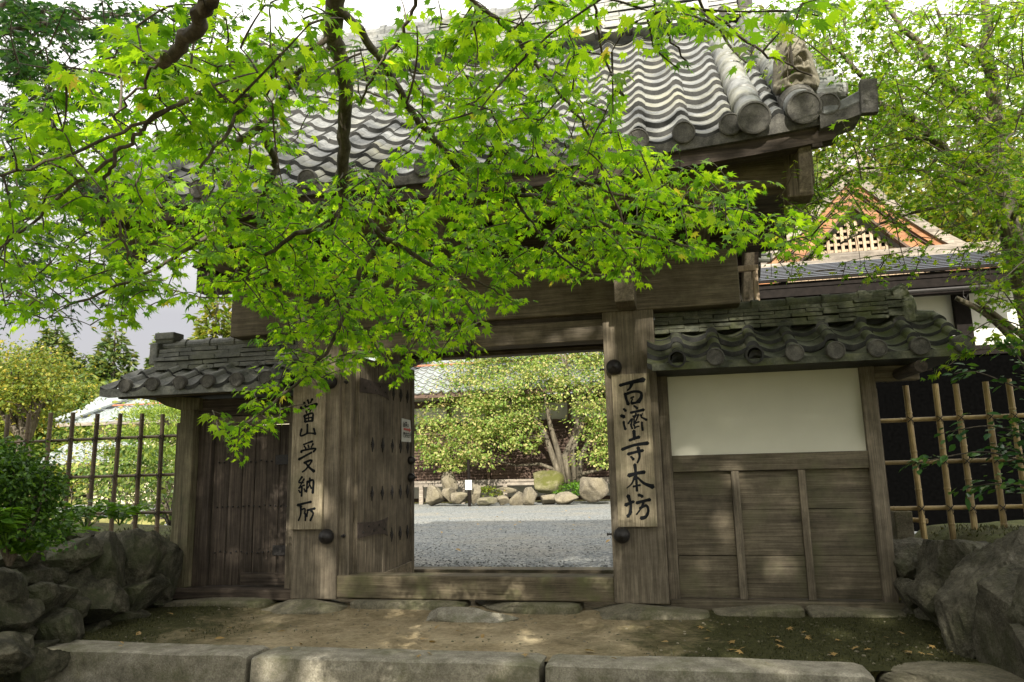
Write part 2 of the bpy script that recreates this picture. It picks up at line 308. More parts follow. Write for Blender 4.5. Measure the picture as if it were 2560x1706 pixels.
# leaf templates: local +Y is the tip
def maple_template(lobes, wid=.15, notch=.30, droop=.22):
    pts = [(0, -.02)]
    L = sorted(lobes)
    for i, (a, r) in enumerate(L):
        a_ = math.radians(a)
        for da, rr in ((-wid, .55), (0, 1.), (wid, .55)):
            pts.append((math.sin(a_+da/rr*.6)*r*rr, math.cos(a_+da/rr*.6)*r*rr))
        if i < len(L)-1:
            m = math.radians((a+L[i+1][0])/2); pts.append((math.sin(m)*notch, math.cos(m)*notch))
    vs = [(0, 0, .0)]+[(x, y, -droop*(x*x+y*y)) for x, y in pts]
    n = len(pts); return vs, [(0, 1+(i+1) % n, 1+i) for i in range(n)]
LEAF7 = maple_template([(0, .62), (38, .58), (-38, .58), (78, .46), (-78, .46), (122, .26), (-122, .26)])
LEAF5 = maple_template([(0, .62), (42, .56), (-42, .56), (90, .42), (-90, .42)], .17)
OVAL = ([(0, 0, 0), (.2, .3, .04), (.22, .6, .02), (0, 1, -.1), (-.22, .6, .02), (-.2, .3, .04), (0, .5, -.02)], [(0,1,6),(1,2,6),(2,3,6),(3,4,6),(4,5,6),(5,0,6)])
DIAM = ([(0, 0, 0), (.28, .45, .05), (0, 1, -.06), (-.28, .45, .05)], [(0, 1, 2), (0, 2, 3)])
NEED = ([(0, 0, 0), (.10, .4, .02), (0, 1, -.02), (-.10, .4, .02)], [(0, 1, 2), (0, 2, 3)])

# ------------------------------------------------------------------ ground
def vnoise(x, y, seed=0):
    """smooth value noise on arrays"""
    xi = np.floor(x).astype(int); yi = np.floor(y).astype(int); fx = x-xi; fy = y-yi
    fx = fx*fx*(3-2*fx); fy = fy*fy*(3-2*fy)
    def h(a, b): return (np.sin(a*127.1+b*311.7+seed*74.7)*43758.5453) % 1.
    return (h(xi, yi)*(1-fx)+h(xi+1, yi)*fx)*(1-fy)+(h(xi, yi+1)*(1-fx)+h(xi+1, yi+1)*fx)*fy
def fbm(x, y, seed=0, o=4):
    r = 0; a = .5
    for i in range(o): r = r+a*(vnoise(x*2**i, y*2**i, seed+i)-.5); a *= .5
    return r
def sheet(name, xs, ys, hf, mat, smooth=True):
    X, Yy = np.meshgrid(xs, ys); Zz = hf(X, Yy); V = np.stack([X, Yy, Zz], -1).reshape(-1, 3); nx = len(xs); ny = len(ys)
    i = np.arange(nx*ny).reshape(ny, nx); F = np.stack([i[:-1, :-1], i[:-1, 1:], i[1:, 1:], i[1:, :-1]], -1).reshape(-1, 4)
    o = npmesh(name, V, F, mat, smooth=smooth); o['kind'] = 'structure'; return o
g = lambda a, b, n: np.linspace(a, b, n)
sheet('ground', g(-260, 260, 60), np.concatenate([g(-60, 1.5, 20), g(1.52, 260, 50)]), lambda x, y: np.where(y < 1.51, -.52, -.03), M['grass'])
sheet('courtyard', g(-14, 30, 140), g(1.75, 24.5, 110), lambda x, y: .03*fbm(x*.7, y*.7, 3), M['gravel'])
sheet('garden_ground', g(-75, -14.02, 90), g(2.2, 80, 90), lambda x, y: .12*fbm(x*.2, y*.2, 5)+.01, M['grass'])
sheet('garden_path', g(-60, -14.05, 60), np.linspace(16, 29, 30), lambda x, y: .12*fbm(x*.2, y*.2, 5)+.03, M['gravel'])
sheet('forecourt', g(-5.6, 2.3, 160), g(-1.60, .55, 50), lambda x, y: -.115+.05*(y+1.5)/2+.055*fbm(x*1.6, y*1.6, 9, 5), M['dirt'])
sheet('gateway_floor', g(-5.2, 1.9, 30), g(.5, 1.8, 12), lambda x, y: -.07+.03*fbm(x*2, y*2, 4), M['dirt'])
def bankh(x, y, s, x0):
    d = (x-x0)*s; e = np.clip(d/.55, 0, 1); e = e*e*(3-2*e); b = np.clip((3.0-y)/.9, 0, 1); b = b*b*(3-2*b)
    return -.3+(.80+.16*fbm(x*1.3, y*1.3, 11)+.03*d)*e*b+.2*e*(1-b)
sheet('earth_bank', g(-13, -5.12, 90), g(-9, 3.2, 110), lambda x, y: bankh(x, y, -1, -5.12), M['mossbank'])
sheet('earth_bank', g(2.02, 9, 80), g(-9, 3.2, 110), lambda x, y: bankh(x, y, 1, 2.02), M['mossbank'])
sheet('front_path', g(-5.6, 3.2, 40), g(-9, -1.78, 30), lambda x, y: -.46+.04*fbm(x*1.3, y*1.3, 17), M['dirt'])

# ------------------------------------------------------------------ rocks
def ico(sub):
    import bmesh
    bm = bmesh.new(); bmesh.ops.create_icosphere(bm, subdivisions=sub, radius=1); bm.verts.ensure_lookup_table()
    V = np.array([v.co[:] for v in bm.verts]); F = np.array([[v.index for v in f.verts] for f in bm.faces]); bm.free(); return V, F
ICO5 = ico(6); ICO4 = ico(5); ICO3 = ico(4)
def rock_verts(c, size, seed, rot=0., cuts=9, rough=.07, tilt=(0, 0), sub=ICO4, boxy=.0):
    r = np.random.default_rng(seed); V = sub[0].copy()
    if boxy: V = np.sign(V)*np.abs(V)**(1-boxy); V /= np.abs(V).max()
    for _ in range(cuts):
        n = unit(r.normal(size=3)); d = r.uniform(.50, .82); t = V@n; k = t > d; V[k] -= np.outer((t[k]-d)*.985, n)
    for fq, am in ((1.7, 1.), (4, .5), (9, .34), (22, .2), (48, .11)):
        p = V*fq+r.uniform(0, 50, 3); V *= (1+rough*am*2*((vnoise(p[:, 0]+p[:, 2]*.7, p[:, 1]-p[:, 2]*.6, seed)-.5)))[:, None]
    V = V*np.array(size)/2
    e = Matrix.Rotation(rot, 3, 'Z') @ Matrix.Rotation(tilt[0], 3, 'X') @ Matrix.Rotation(tilt[1], 3, 'Y'); V = V@np.array(e).T
    return V+np.array(c)
def rock(name, c, size, seed, mat, parent=None, label=None, cat='rock', group=None, **k):
    sub = k.pop('sub', ICO4); V = rock_verts((0, 0, 0), size, seed, sub=sub, **k)
    o = npmesh(name, V, sub[1], mat, smooth=True); o.location = c
    if parent is not None: o.location = Vector(c)-worldloc(parent); o.parent = parent
    elif label: tag(o, label, cat, group)
    return o
def rock_px(name, px, py, wpx, hpx, y, depth, seed, mat, **k):
    p = atY(px, py, y); d = (p-CAM).dot(fw); s = d/FPX
    return rock(name, p, (wpx*s, depth, hpx*s), seed, mat, **k)

# kerb of the step in front of the gate
for i, (xa, xb, lab) in enumerate(((-4.86, -3.02, 'granite step kerb block at the left end, beside the dark stone wall'), (-3.00, -.93, 'longest granite kerb block in the middle of the step, below the gateway'), (-.91, 1.08, 'granite step kerb block at the right end, beside the mossy earth'))):
    V = []; xs = np.linspace(xa+.012, xb-.012, 40); prof = [(-1.49, -.60), (-1.49, -.105), (-1.515, -.088), (-1.60, -.086), (-1.70, -.085), (-1.79, -.087), (-1.815, -.10), (-1.822, -.16), (-1.825, -.26), (-1.828, -.38), (-1.83, -.60)]
    for x in xs:
        for y, z in prof:
            nz = .022*float(fbm(np.array(x*2.2), np.array(y*3+z*3+i*5), 21)); e = min(x-xa, xb-x); cz = max(0, .03-e)*.8
            V.append((x, y+nz*1.2, z+nz-cz*(z > -.2)))
    n = len(prof); F = [(a*n+b, a*n+b+1, (a+1)*n+b+1, (a+1)*n+b) for a in range(39) for b in range(n-1)]
    mb = MB(); mb.add(V, F); mb.f.append(tuple(range(n-1, -1, -1))); mb.f.append(tuple(39*n+b for b in range(n))); mb.mi += [0, 0]
    tag(mb.build('kerb_stone', M['granite'], smooth=False), lab, 'kerb stone', 'granite kerb blocks of the front step')
rock('paving_stone', (1.75, -1.72, -.25), (1.25, .9, .34), 51, M['basestone'], label='flat dark paving stone right of the kerb, under the big boulders', cat='stone', boxy=.45, cuts=3, rough=.04)
rock('stepping_stone', (-1.93, -.36, -.10), (1.10, .46, .20), 52, M['granite'], label='flat pale boulder set in the earth before the threshold', cat='stone', cuts=7, rough=.09)

# ------------------------------------------------------------------ retaining walls of rough stones
lw = thing('stone_wall', 'dark dry stone retaining wall left of the small side door', 'stone wall', (-5.3, -1., -.3))
for i, (px, py, wp, hp, y, dp, rt, tl) in enumerate((
    (400, 1408, 120, 150, -.05, .55, .1, (0, .05)), (330, 1400, 130, 160, -.35, .6, .1, (0, 0)), (262, 1420, 135, 150, -.75, .6, .2, (0, -.05)), (172, 1405, 150, 105, -1.0, .6, .1, (0, -.12)),
    (66, 1450, 130, 130, -1.45, .6, .2, (0, .5)), (110, 1500, 120, 90, -1.5, .55, .3, (0, -.5)), (250, 1500, 190, 170, -.95, .6, .2, (0, -.2)), (340, 1490, 120, 120, -.5, .6, .1, (0, .2)),
    (30, 1545, 130, 130, -1.9, .6, .1, (0, 0)), (150, 1580, 190, 130, -1.45, .5, .1, (0, .2)), (15, 1640, 110, 120, -2.15, .5, 0, (0, 0)), (90, 1660, 130, 90, -1.95, .4, 0, (0, -.2)), (20, 1395, 90, 70, -1.7, .6, 0, (0, 0)),
    (210, 1470, 80, 60, -.9, .4, .2, (0, .2)), (300, 1450, 80, 60, -.5, .4, .1, (0, 0)), (180, 1520, 80, 60, -1.2, .4, .1, (0, .3)), (320, 1540, 90, 60, -.6, .4, 0, (0, 0)), (240, 1580, 80, 50, -1.0, .35, 0, (0, 0)), (130, 1440, 60, 50, -1.2, .4, 0, (0, .3)), (60, 1580, 80, 70, -1.75, .4, 0, (0, .3)), (100, 1620, 70, 50, -1.75, .35, 0, (0, 0)), (375, 1460, 60, 90, -.1, .4, 0, (0, 0)), (50, 1390, 80, 50, -1.5, .4, 0, (0, .2)), (290, 1525, 60, 50, -.65, .35, 0, (0, .2)), (200, 1345, 80, 40, -.8, .4, 0, (0, 0)),
    (-60, 1500, 160, 170, -2.1, .7, 0, (0, .2)), (-40, 1640, 150, 150, -2.4, .7, 0, (0, .2)), (-110, 1420, 150, 110, -2.0, .7, 0, (0, 0)), (385, 1500, 70, 50, -.1, .4, 0, (0, .3)))):
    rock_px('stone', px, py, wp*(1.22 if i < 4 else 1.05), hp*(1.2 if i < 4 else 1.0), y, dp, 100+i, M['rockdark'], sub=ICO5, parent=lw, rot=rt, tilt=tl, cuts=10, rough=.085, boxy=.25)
rw = thing('stone_wall', 'wall of large leaning grey boulders below the right bamboo fence', 'stone wall', (2.1, -.6, -.3))
for i, (px, py, wp, hp, y, dp, rt, tl) in enumerate((
    (2290, 1400, 120, 150, .35, .6, 0, (0, .2)), (2400, 1420, 210, 220, -.35, .7, .1, (0, .35)), (2500, 1500, 210, 340, -1.0, .8, .1, (0, .38)), (2565, 1560, 190, 370, -1.6, .9, .1, (0, .3)), (2295, 1500, 95, 110, .15, .5, 0, (0, .1)),
    (2365, 1510, 150, 150, -.3, .5, .2, (0, .2)), (2330, 1540, 60, 60, -.1, .4, 0, (0, 0)), (2455, 1590, 150, 130, -.8, .5, 0, (0, .4)), (2285, 1545, 80, 50, .1, .35, 0, (0, 0)), (2420, 1590, 70, 60, -.7, .4, 0, (0, .1)), (2545, 1640, 120, 120, -1.35, .5, 0, (0, 0)),
    (2680, 1500, 260, 360, -2.0, 1., 0, (0, .2)), (2640, 1650, 160, 200, -2.2, .8, 0, (0, .2)))):
    rock_px('stone', px, py, wp*1.25, hp*1.15, y, dp, 200+i, M['rockright'], sub=ICO5, parent=rw, rot=rt, tilt=tl, cuts=11, rough=.085, boxy=.25)

# ------------------------------------------------------------------ tiled roofs
def tile_profile(u):
    u = np.asarray(u) % 1.; return np.where(u < .64, -.034*np.sin(np.pi*u/.64), .046*np.sin(np.pi*(u-.64)/.36))
def roll_profile(u):
    u = np.asarray(u) % 1.; return np.where(u < .66, -.036*np.sin(np.pi*u/.66), .058*np.sqrt(np.clip(1-((u-.83)/.17)**2, 0, 1)))
def pantiles(x0, nt, pitch, ye, ze, yr, zr, rows, t=.045, sag=.10, lift=None, amp=1., jit=.006, seed=3, skip=None, prof=None):
    """rows of wavy interlocking tiles climbing from (ye, ze) to (yr, zr); material 0 = tile face, 1 = its dark edge"""
    r = random.Random(seed); mb = MB(); us = np.linspace(0, 1, 13) if prof is None else np.concatenate([np.linspace(0, .66, 8), np.linspace(.68, .98, 9), [1.]]); lift = lift or (lambda x: 0)
    def S(s): return ye+(yr-ye)*s, ze+(zr-ze)*(s-sag*s*(1-s))
    for i in range(rows):
        for k in range(nt):
            if skip and skip(i, k): continue
            jz = r.uniform(-jit, jit); js = r.uniform(-.05, .05)/rows; jt = r.uniform(-jit, jit)*1.2
            xs = x0+(k+us)*pitch; h = (prof or tile_profile)(us)*amp*(pitch/.335)+jt*(us-.5)*2
            ya, za = S(i/rows+js); yb, zb = S(min(1., (i+1.12)/rows)); sgn = 1 if yr > ye else -1
            vs = []
            for x, hh in zip(xs, h): vs.append((x, ya, za+t+hh+jz+lift(x)))
            for x, hh in zip(xs, h): vs.append((x, yb, zb+.004+hh+jz+lift(x)))
            for x, hh in zip(xs, h): vs.append((x, ya+.004*sgn, za+hh+jz-.004+lift(x)))
            n = len(us); o = len(mb.v)
            mb.m = 0; mb.add(vs, [(a, a+1, n+a+1, n+a) for a in range(n-1)])
            mb.m = 1
            for a in range(n-1): mb.f.append((o+a, o+2*n+a, o+2*n+a+1, o+a+1)); mb.mi.append(1)
    return mb, S
def cap_disc(c, r, d=.06, axis=(0, -1, -.12)):
    m = MB(); a = Vector(axis).normalized(); m.lathe([(r*.96, -d*.9), (r, -d*.2), (r*.97, 0), (r*.86, .004), (r*.84, -.003), (.001, -.004)], Vector(c), a, 22); return m
gate = thing('temple_gate', 'weathered wooden temple gate with silvery wave-tiled roof and one open door leaf', 'gate', (-1.905, 0, 0))
GX0, GX1 = -5.22, 1.30; PIT = .343; NT = 19; YE, ZE, YR, ZR = -1.40, 3.55, 1.16, 6.03
def glift(x): return .13*abs((x+1.96)/3.25)**3.2
mb, S = pantiles(GX0, NT, PIT, YE, ZE, YR, ZR, 14, t=.050, lift=glift)
roofF = mb.build('roof_slope', [M['tile'], M['tileedge']], gate, smooth=False)
for p in roofF.data.polygons: p.use_smooth = p.material_index == 0
mb, _ = pantiles(GX0, NT, PIT, 3.65, 3.55, YR, ZR, 14, t=.050, lift=glift, seed=5)
roofB = mb.build('roof_slope', [M['tile'], M['tileedge']], gate)
for k in range(NT):
    x = GX0+(k+.82)*PIT
    if .6 < x < 1.2: continue
    cap_disc((x, YE-.035, ZE+.045+glift(x)), .088).build('eave_cap', M['cap'], roofF, smooth=False)
mb = MB()
for k in range(NT):      # hanging lip below each trough
    us = np.linspace(0, 1, 13); xs = GX0+(k+us)*PIT; h = tile_profile(us); n = 13
    vs = [(x, YE-.012, ZE+hh+.02+glift(x)) for x, hh in zip(xs, h)]+[(x, YE-.006, ZE-.085+glift(x)) for x in xs]+[(x, YE+.03, ZE-.085+glift(x)) for x in xs]+[(x, YE+.03, ZE+hh+.015+glift(x)) for x, hh in zip(xs, h)]
    mb.add(vs, [(n+a, n+a+1, a+1, a) for a in range(n-1)]+[(2*n+a, 2*n+a+1, n+a+1, n+a) for a in range(n-1)])
mb.build('eave_lip', M['cap'], roofF)
# two heavy round descending rolls near the right verge (and their twins on the left)
def rollpts(x, s0, s1, k=26, up=.10): return [Vector((x, S(s)[0], S(s)[1]+up+glift(x)*(1-s))) for s in np.linspace(s0, s1, k)]
for x in (.71, 1.06, -4.62, -4.98):
    m = MB(); seg = 11
    for i in range(seg):
        a, b = i/seg*.97-.012, (i+1)/seg*.97+.012; pts = rollpts(x+random.uniform(-.006, .006), a, b, 4, .085)
        m.tube(pts, [.116, .113, .109, .104], 20)
    ro = m.build('ridge_roll', M['tile'], gate, smooth=True)
    p = rollpts(x, -.012, 0, 2, .085)[0]; cap_disc(p+Vector((0, -.075, -.030)), .122, .06, (0, -1, -.25)).build('roll_cap', M['cap'], ro)
# verge tiles pointing out over the right and left gable, one per course
for x0, sg in ((1.10, 1), (-5.02, -1)):
    for i in range(1, 14):
        s = (i+.45)/14; y, z = S(s); z += glift(x0)*(1-s)+.085
        for yy in (y, 2*YR-y):
            m = MB(); m.tube([(x0, yy, z), (x0+sg*.18, yy, z-.004), (x0+sg*.335, yy, z-.012)], [.062, .064, .066], 12)
            vt = m.build('verge_tile', M['tile'], gate, smooth=False)
            m = MB(); m.lathe([(.0665, 0), (.0665, .012), (.05, .016), (.001, .014)], (x0+sg*.33, yy, z-.012), (sg, 0, -.03), 14); m.build('verge_cap', M['cap'], vt)
# corner tiles turned up at the eave ends
for x0, sg in ((1.19, 1), (-5.11, -1)):
    m = MB(); m.prism([(x0, 3.72), (x0+sg*.12, 3.735), (x0+sg*.26, 3.80), (x0+sg*.30, 3.83), (x0+sg*.30, 3.72), (x0+sg*.16, 3.67), (x0, 3.64)], 'y', -1.43, -1.15)
    ct = m.build('corner_tile', M['tile'], gate, bevel=.012)
    m = MB(); m.box((x0+sg*.26, -1.47, 3.60), (x0+sg*.375, -1.44+.03, 3.86), ry=sg*.06); m.build('corner_plate', M['cap'], ct, bevel=.006)
    m = MB(); m.prism([(x0-sg*.02, 3.66), (x0+sg*.27, 3.735), (x0+sg*.27, 3.62), (x0-sg*.02, 3.54)], 'y', -1.425, -1.16); m.build('corner_soffit', M['cap'], ct)
# ridge: fan tiles, stacked flat tiles, round top
def ridge_stack(x0, x1, y, z, layers, wd, lh, mat, parent, top_r=.085, name='ridge', seed=1, bend=lambda x: 0, seglen=.30):
    r = random.Random(seed); m = MB()
    for i in range(layers):
        x = x0+(seglen/2 if i % 2 else 0)-seglen/2
        wi = wd-(i*.012)+(.05 if i in (0, layers//2) else 0)
        while x < x1:
            a, b = max(x, x0)+.003, min(x+seglen, x1)-.003
            if b-a > .03:
                dz = r.uniform(-.004, .004); zz = z+i*lh+bend((a+b)/2)+dz; sl = math.atan(bend(b)-bend(a))/max(b-a, .01) if bend(0) is not None else 0
                m.box((a, y-wi/2+r.uniform(-.008, .008), zz), (b, y+wi/2, zz+lh*.80), jit=.003)
            x += seglen
    zt = z+layers*lh; k = max(3, int((x1-x0)/.28)); xs = np.linspace(x0, x1, k+1)
    for a, b in zip(xs[:-1], xs[1:]):
        m.tube([(a, y, zt+top_r*.55+bend(a)), (b+.02, y, zt+top_r*.55+bend(b))], [top_r, top_r*.93], 14)
    for a in xs[1:-1]:
        m.tube([(a-.035, y, zt+top_r*.6+bend(a)), (a+.035, y, zt+top_r*.6+bend(a))], top_r*1.14, 14)
    return m.build(name, mat, parent, smooth=False)
rd = ridge_stack(-4.95, 1.0, YR, ZR+.10, 8, .36, .052, M['tile'], gate, .10, seglen=.33)
for k in range(18):
    x = GX0+.25+(k+.82)*PIT
    if x > 1.0: break
    cap_disc((x, YR-.26, ZR+.055), .062, .2, (0, -1, -.2)).build('fan_tile', M['cap'], rd)
    m = MB(); pts = [(x+.343*u, ZR+.04-.05*math.sin(math.pi*u)) for u in np.linspace(.12, .88, 9)]; m.prism(pts+[(a, b+.03) for a, b in pts[::-1]], 'y', YR-.27, YR-.12); m.build('fan_trough', M['tile'], rd)

# demon-face end tile
def demon(c, wd, ht, tilt, parent, mat, name='demon_tile', face=True, rz=0.):
    nu, nv = 57, 73; u = np.linspace(-1, 1, nu); v = np.linspace(0, 1, nv); U, Vv = np.meshgrid(u, v)
    prof = np.interp(v, [0, .08, .25, .45, .62, .74, .86, .95, 1], [.86, .98, .95, .86, .80, .70, .62, .48, .10])
    X = U*prof[:, None]*wd/2; Zc = Vv*ht; r2 = lambda a, b, sx, sy: np.exp(-((U-a)/sx)**2-((Vv-b)/sy)**2)
    D_ = .30*wd*(1-np.abs(U)**3)*np.interp(Vv, [0, .3, .6, 1], [.55, .75, .85, .6])
    if face:
        D_ = D_+1.55*wd*(.20*r2(0, .30, .17, .07)+.11*r2(.17, .265, .10, .04)+.11*r2(-.17, .265, .10, .04)          # nose, nostrils
            + .15*r2(.36, .46, .30, .045)+.15*r2(-.36, .46, .30, .045)                                          # brows
            - .14*r2(.36, .385, .17, .035)-.14*r2(-.36, .385, .17, .035)+.10*r2(.36, .385, .09, .022)+.10*r2(-.36, .385, .09, .022)   # eyes
            + .12*r2(.50, .28, .16, .09)+.12*r2(-.50, .28, .16, .09)                                            # cheeks
            - .15*r2(0, .155, .52, .022)+.13*r2(0, .10, .50, .028)+.10*r2(0, .20, .55, .022)                    # mouth and lips
            + .16*r2(.42, .56, .10, .05)+.16*r2(-.42, .56, .10, .05)+.07*r2(0, .52, .25, .03)                   # horns, forehead
            + .035*np.cos(U*26)*np.exp(-((Vv-.575)/.035)**2)+.02*np.cos(U*15+Vv*30)*np.exp(-((Vv-.06)/.05)**2))
    Zf = np.stack([X, -D_, Zc], -1).reshape(-1, 3); Zb = np.stack([X, np.full_like(X, .05), Zc], -1).reshape(-1, 3)
    V = np.concatenate([Zf, Zb]); i = np.arange(nu*nv).reshape(nv, nu); o = nu*nv
    q = lambda I: np.stack([I[:-1, :-1], I[:-1, 1:], I[1:, 1:], I[1:, :-1]], -1).reshape(-1, 4)
    F = [q(i), q(i+o)[:, ::-1]]
    for e in (i[0], i[-1][::-1], i[:, 0][::-1], i[:, -1]): F.append(np.stack([e[:-1], e[:-1]+o, e[1:]+o, e[1:]], -1))
    R = np.array(Matrix.Rotation(rz, 3, 'Z') @ Matrix.Rotation(tilt, 3, 'X')); V = V@R.T+np.array(c)
    return npmesh(name, V, np.concatenate(F), mat, parent, smooth=True)
s_on = .075
p = rollpts(1.06, s_on, s_on+.01, 2, .10)[0]
demon((1.06, p.y-.10, p.z+.015), .34, .50, -.20, gate, M['oni'])
m = MB(); m.tube(rollpts(1.06, s_on-.05, s_on+.02, 4, .085), [.122, .132, .132, .125], 20); m.build('roll_collar', M['cap'], gate, bevel=.006)
demon((1.02, YR, ZR-.02), .55, .75, 0, gate, M['cap'], face=False, rz=math.pi/2); demon((-4.97, YR, ZR-.02), .55, .75, 0, gate, M['cap'], face=False, rz=-math.pi/2)

# ------------------------------------------------------------------ gate timber
ZW = 2.60
def boss(c, parent, r=.070, spike=True):
    m = MB(); m.lathe([(r*.72, 0), (r, .02), (r*1.03, .045), (r*.93, .075), (r*.66, .10), (r*.30, .115), (.012, .12), (.009, .135), (.001, .14)], c, (0, -1, 0), 20)
    return m.build('nail_cover', M['iron'], parent, smooth=True)
def nails(c, ax, parent, nm='nail'):
    m = MB(); m.lathe([(.017, 0), (.017, .006), (.009, .010), (.008, .035), (.014, .04), (.012, .048), (.001, .05)], c, ax, 8); return m.build(nm, M['iron'], parent)
for xa, xb, bx in ((-.592, -.122, -.50), (-3.693, -3.222, -3.31)):
    m = MB(); m.box((xa, 0, -.005), (xb, .34, ZW)); po = m.build('post', M['woodZ'], gate, bevel=.010)
    boss((bx, 0, 2.07), po); boss((bx, 0, .578), po); nails((xa if xa > -1 else xb, .07, 2.07), (-1 if xa > -1 else 1, 0, 0), po); nails((xa if xa > -1 else xb, .07, .578), (-1 if xa > -1 else 1, 0, 0), po)
for xa, xb in ((-3.60, -3.32), (-.50, -.22)):
    m = MB(); m.box((xa, 1.95, 0), (xb, 2.23, 2.75)); m.build('rear_post', M['woodZ'], gate, bevel=.008)
m = MB(); m.box((-3.222, .05, 0), (-3.118, .20, 2.36)); jb = m.build('door_jamb', M['woodZ'], gate, bevel=.005)
for z in (2.07, .578): nails((-3.17, .05, z), (0, -1, 0), jb)
m = MB(); m.box((-3.224, .015, 0.005), (-.590, .24, .214), jit=.004); m.build('threshold', M['sillX'], gate, bevel=.012)
m = MB(); m.box((-3.24, 1.88, -.05), (-.40, 2.15, .045)); m.build('rear_threshold', M['plankX'], gate, bevel=.008)
m = MB(); m.box((-4.47, .00, ZW), (.66, .36, 3.12)); m.build('crossbeam', M['woodX'], gate, bevel=.012)
m = MB(); m.box((-3.222, .035, 2.345), (-.592, .25, 2.545)); m.build('lintel', M['woodX'], gate, bevel=.008)
m = MB(); m.box((-3.222, .06, 2.548), (-.592, .22, 2.598)); m.build('lintel_strip', M['darkX'], gate, bevel=.004)
# curved rear tie beam with carved end scrolls
us = np.linspace(0, 1, 41); xb_ = -3.32+us*2.82; zb_ = 2.44+.14*np.minimum(1, np.minimum(us, 1-us)*9)**.5
m = MB(); m.prism([(x, z) for x, z in zip(xb_, zb_)]+[(-.50, 2.98), (-3.32, 2.98)], 'y', 1.98, 2.16); tb = m.build('tie_beam', M['woodX'], gate, bevel=.008)
for off, rr in ((.05, .010), (.085, .008)):
    m = MB(); m.tube([(x, 1.975, z+off) for x, z in zip(xb_[2:-2], zb_[2:-2])], rr, 6); m.build('beam_moulding', M['darkX'], tb)
m = MB(); m.prism([(-4.4, 2.98), (.6, 2.98), (.6, 3.26), (-4.4, 3.26)], 'y', 1.92, 2.22); m.build('rear_purlin', M['woodX'], gate, bevel=.01)
for xc in (-.35, -3.45):        # arm beams reaching out over the posts
    m = MB(); m.prism([(-1.02, 3.10), (-.92, 3.05), (-.60, 2.92), (-.50, 2.84), (-.48, ZW-.02), (-.30, ZW-.02), (.0, ZW), (0.0, 3.10)][::-1], 'x', xc-.085, xc+.085); m.build('arm_beam', M['woodY'], gate, bevel=.008)
    m = MB(); m.box((xc-.09, .36, 2.70), (xc+.09, 2.0, 2.98)); m.build('arm_beam', M['woodY'], gate, bevel=.008)
for xc in (-4.15, -1.9, .34):
    m = MB(); m.box((xc-.07, -.95, 3.12), (xc+.07, 2.3, 3.30)); m.build('cross_tie', M['woodY'], gate, bevel=.008)
m = MB(); m.box((-5.0, -.98, 3.30), (1.19, -.78, 3.60)); m.build('eave_purlin', M['woodX'], gate, bevel=.012)
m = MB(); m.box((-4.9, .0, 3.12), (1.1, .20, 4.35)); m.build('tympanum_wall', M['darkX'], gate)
m = MB(); m.box((-4.9, 1.02, 5.45), (1.1, 1.22, 5.72)); m.build('ridge_beam', M['woodX'], gate, bevel=.01)
for sg in (1, -1):
    xo = -1.95+sg*3.02
    m = MB()
    for ys in (1, -1):           # curved bargeboards
        pts = []
        for s in np.linspace(0.02, 1.0, 12):
            y, z = S(s); z -= .20; y = y if ys > 0 else 2*YR-y; pts.append((y, z+.12*(1-s)**2))
        low = [(y, z-.30+(.03 if k > 9 else 0)) for k, (y, z) in enumerate(pts)]
        low[0] = (pts[0][0]+.16*ys, pts[0][1]-.36)
        m.prism((pts+low[::-1]) if ys > 0 else (pts+low[::-1])[::-1], 'x', xo-.045, xo+.045)
    m.build('bargeboard', M['woodY'], gate, bevel=.006)
    m = MB(); y, z = S(.02); m.box((xo-.10, -1.0, z-.40), (xo+.10, -.80, z+.02)); m.build('bargeboard_foot', M['woodZ'], gate, bevel=.015)
    m = MB(); m.prism([(-.6, 3.2), (2.9, 3.2), (1.12, 5.4)], 'x', -1.95+sg*2.55-.03, -1.95+sg*2.55+.03); m.build('gable_wall', M['darkY'], gate)
for ys in (1, -1):
    pts = [(S(s)[0] if ys > 0 else 2*YR-S(s)[0], S(s)[1]-.035) for s in np.linspace(.015, 1, 10)]
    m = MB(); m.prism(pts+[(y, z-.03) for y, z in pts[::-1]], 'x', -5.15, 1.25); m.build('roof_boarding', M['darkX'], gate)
    for k in range(22):
        x = -4.95+k*.2905
        m = MB(); q = [(y, z-.032) for y, z in pts]; m.prism(q+[(y, z-.085) for y, z in q[::-1]], 'x', x-.035, x+.035); m.build('rafter', M['woodY'] if ys < 0 else M['darkY'], gate)  # rear rafters coloured paler for courtyard bounce, front ones darker for eave shade
m = MB()
xs = np.linspace(-5.18, 1.28, 40)
for a, b in zip(xs[:-1], xs[1:]):
    m.add([(a, YE+.035, ZE-.20+glift(a)), (b, YE+.035, ZE-.20+glift(b)), (b, YE+.035, ZE-.05+glift(b)), (a, YE+.035, ZE-.05+glift(a)), (a, YE+.16, ZE-.20+glift(a)), (b, YE+.16, ZE-.20+glift(b)), (b, YE+.16, ZE+.02+glift(b)), (a, YE+.16, ZE+.02+glift(a))], [(0,1,2,3),(4,7,6,5),(0,4,5,1),(3,2,6,7)])
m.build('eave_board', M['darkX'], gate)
m = MB(); m.tube([(-2.38, .02, 2.62), (-2.38, 0, 2.50)], .012, 8); m.build('hook', M['pale'], gate)
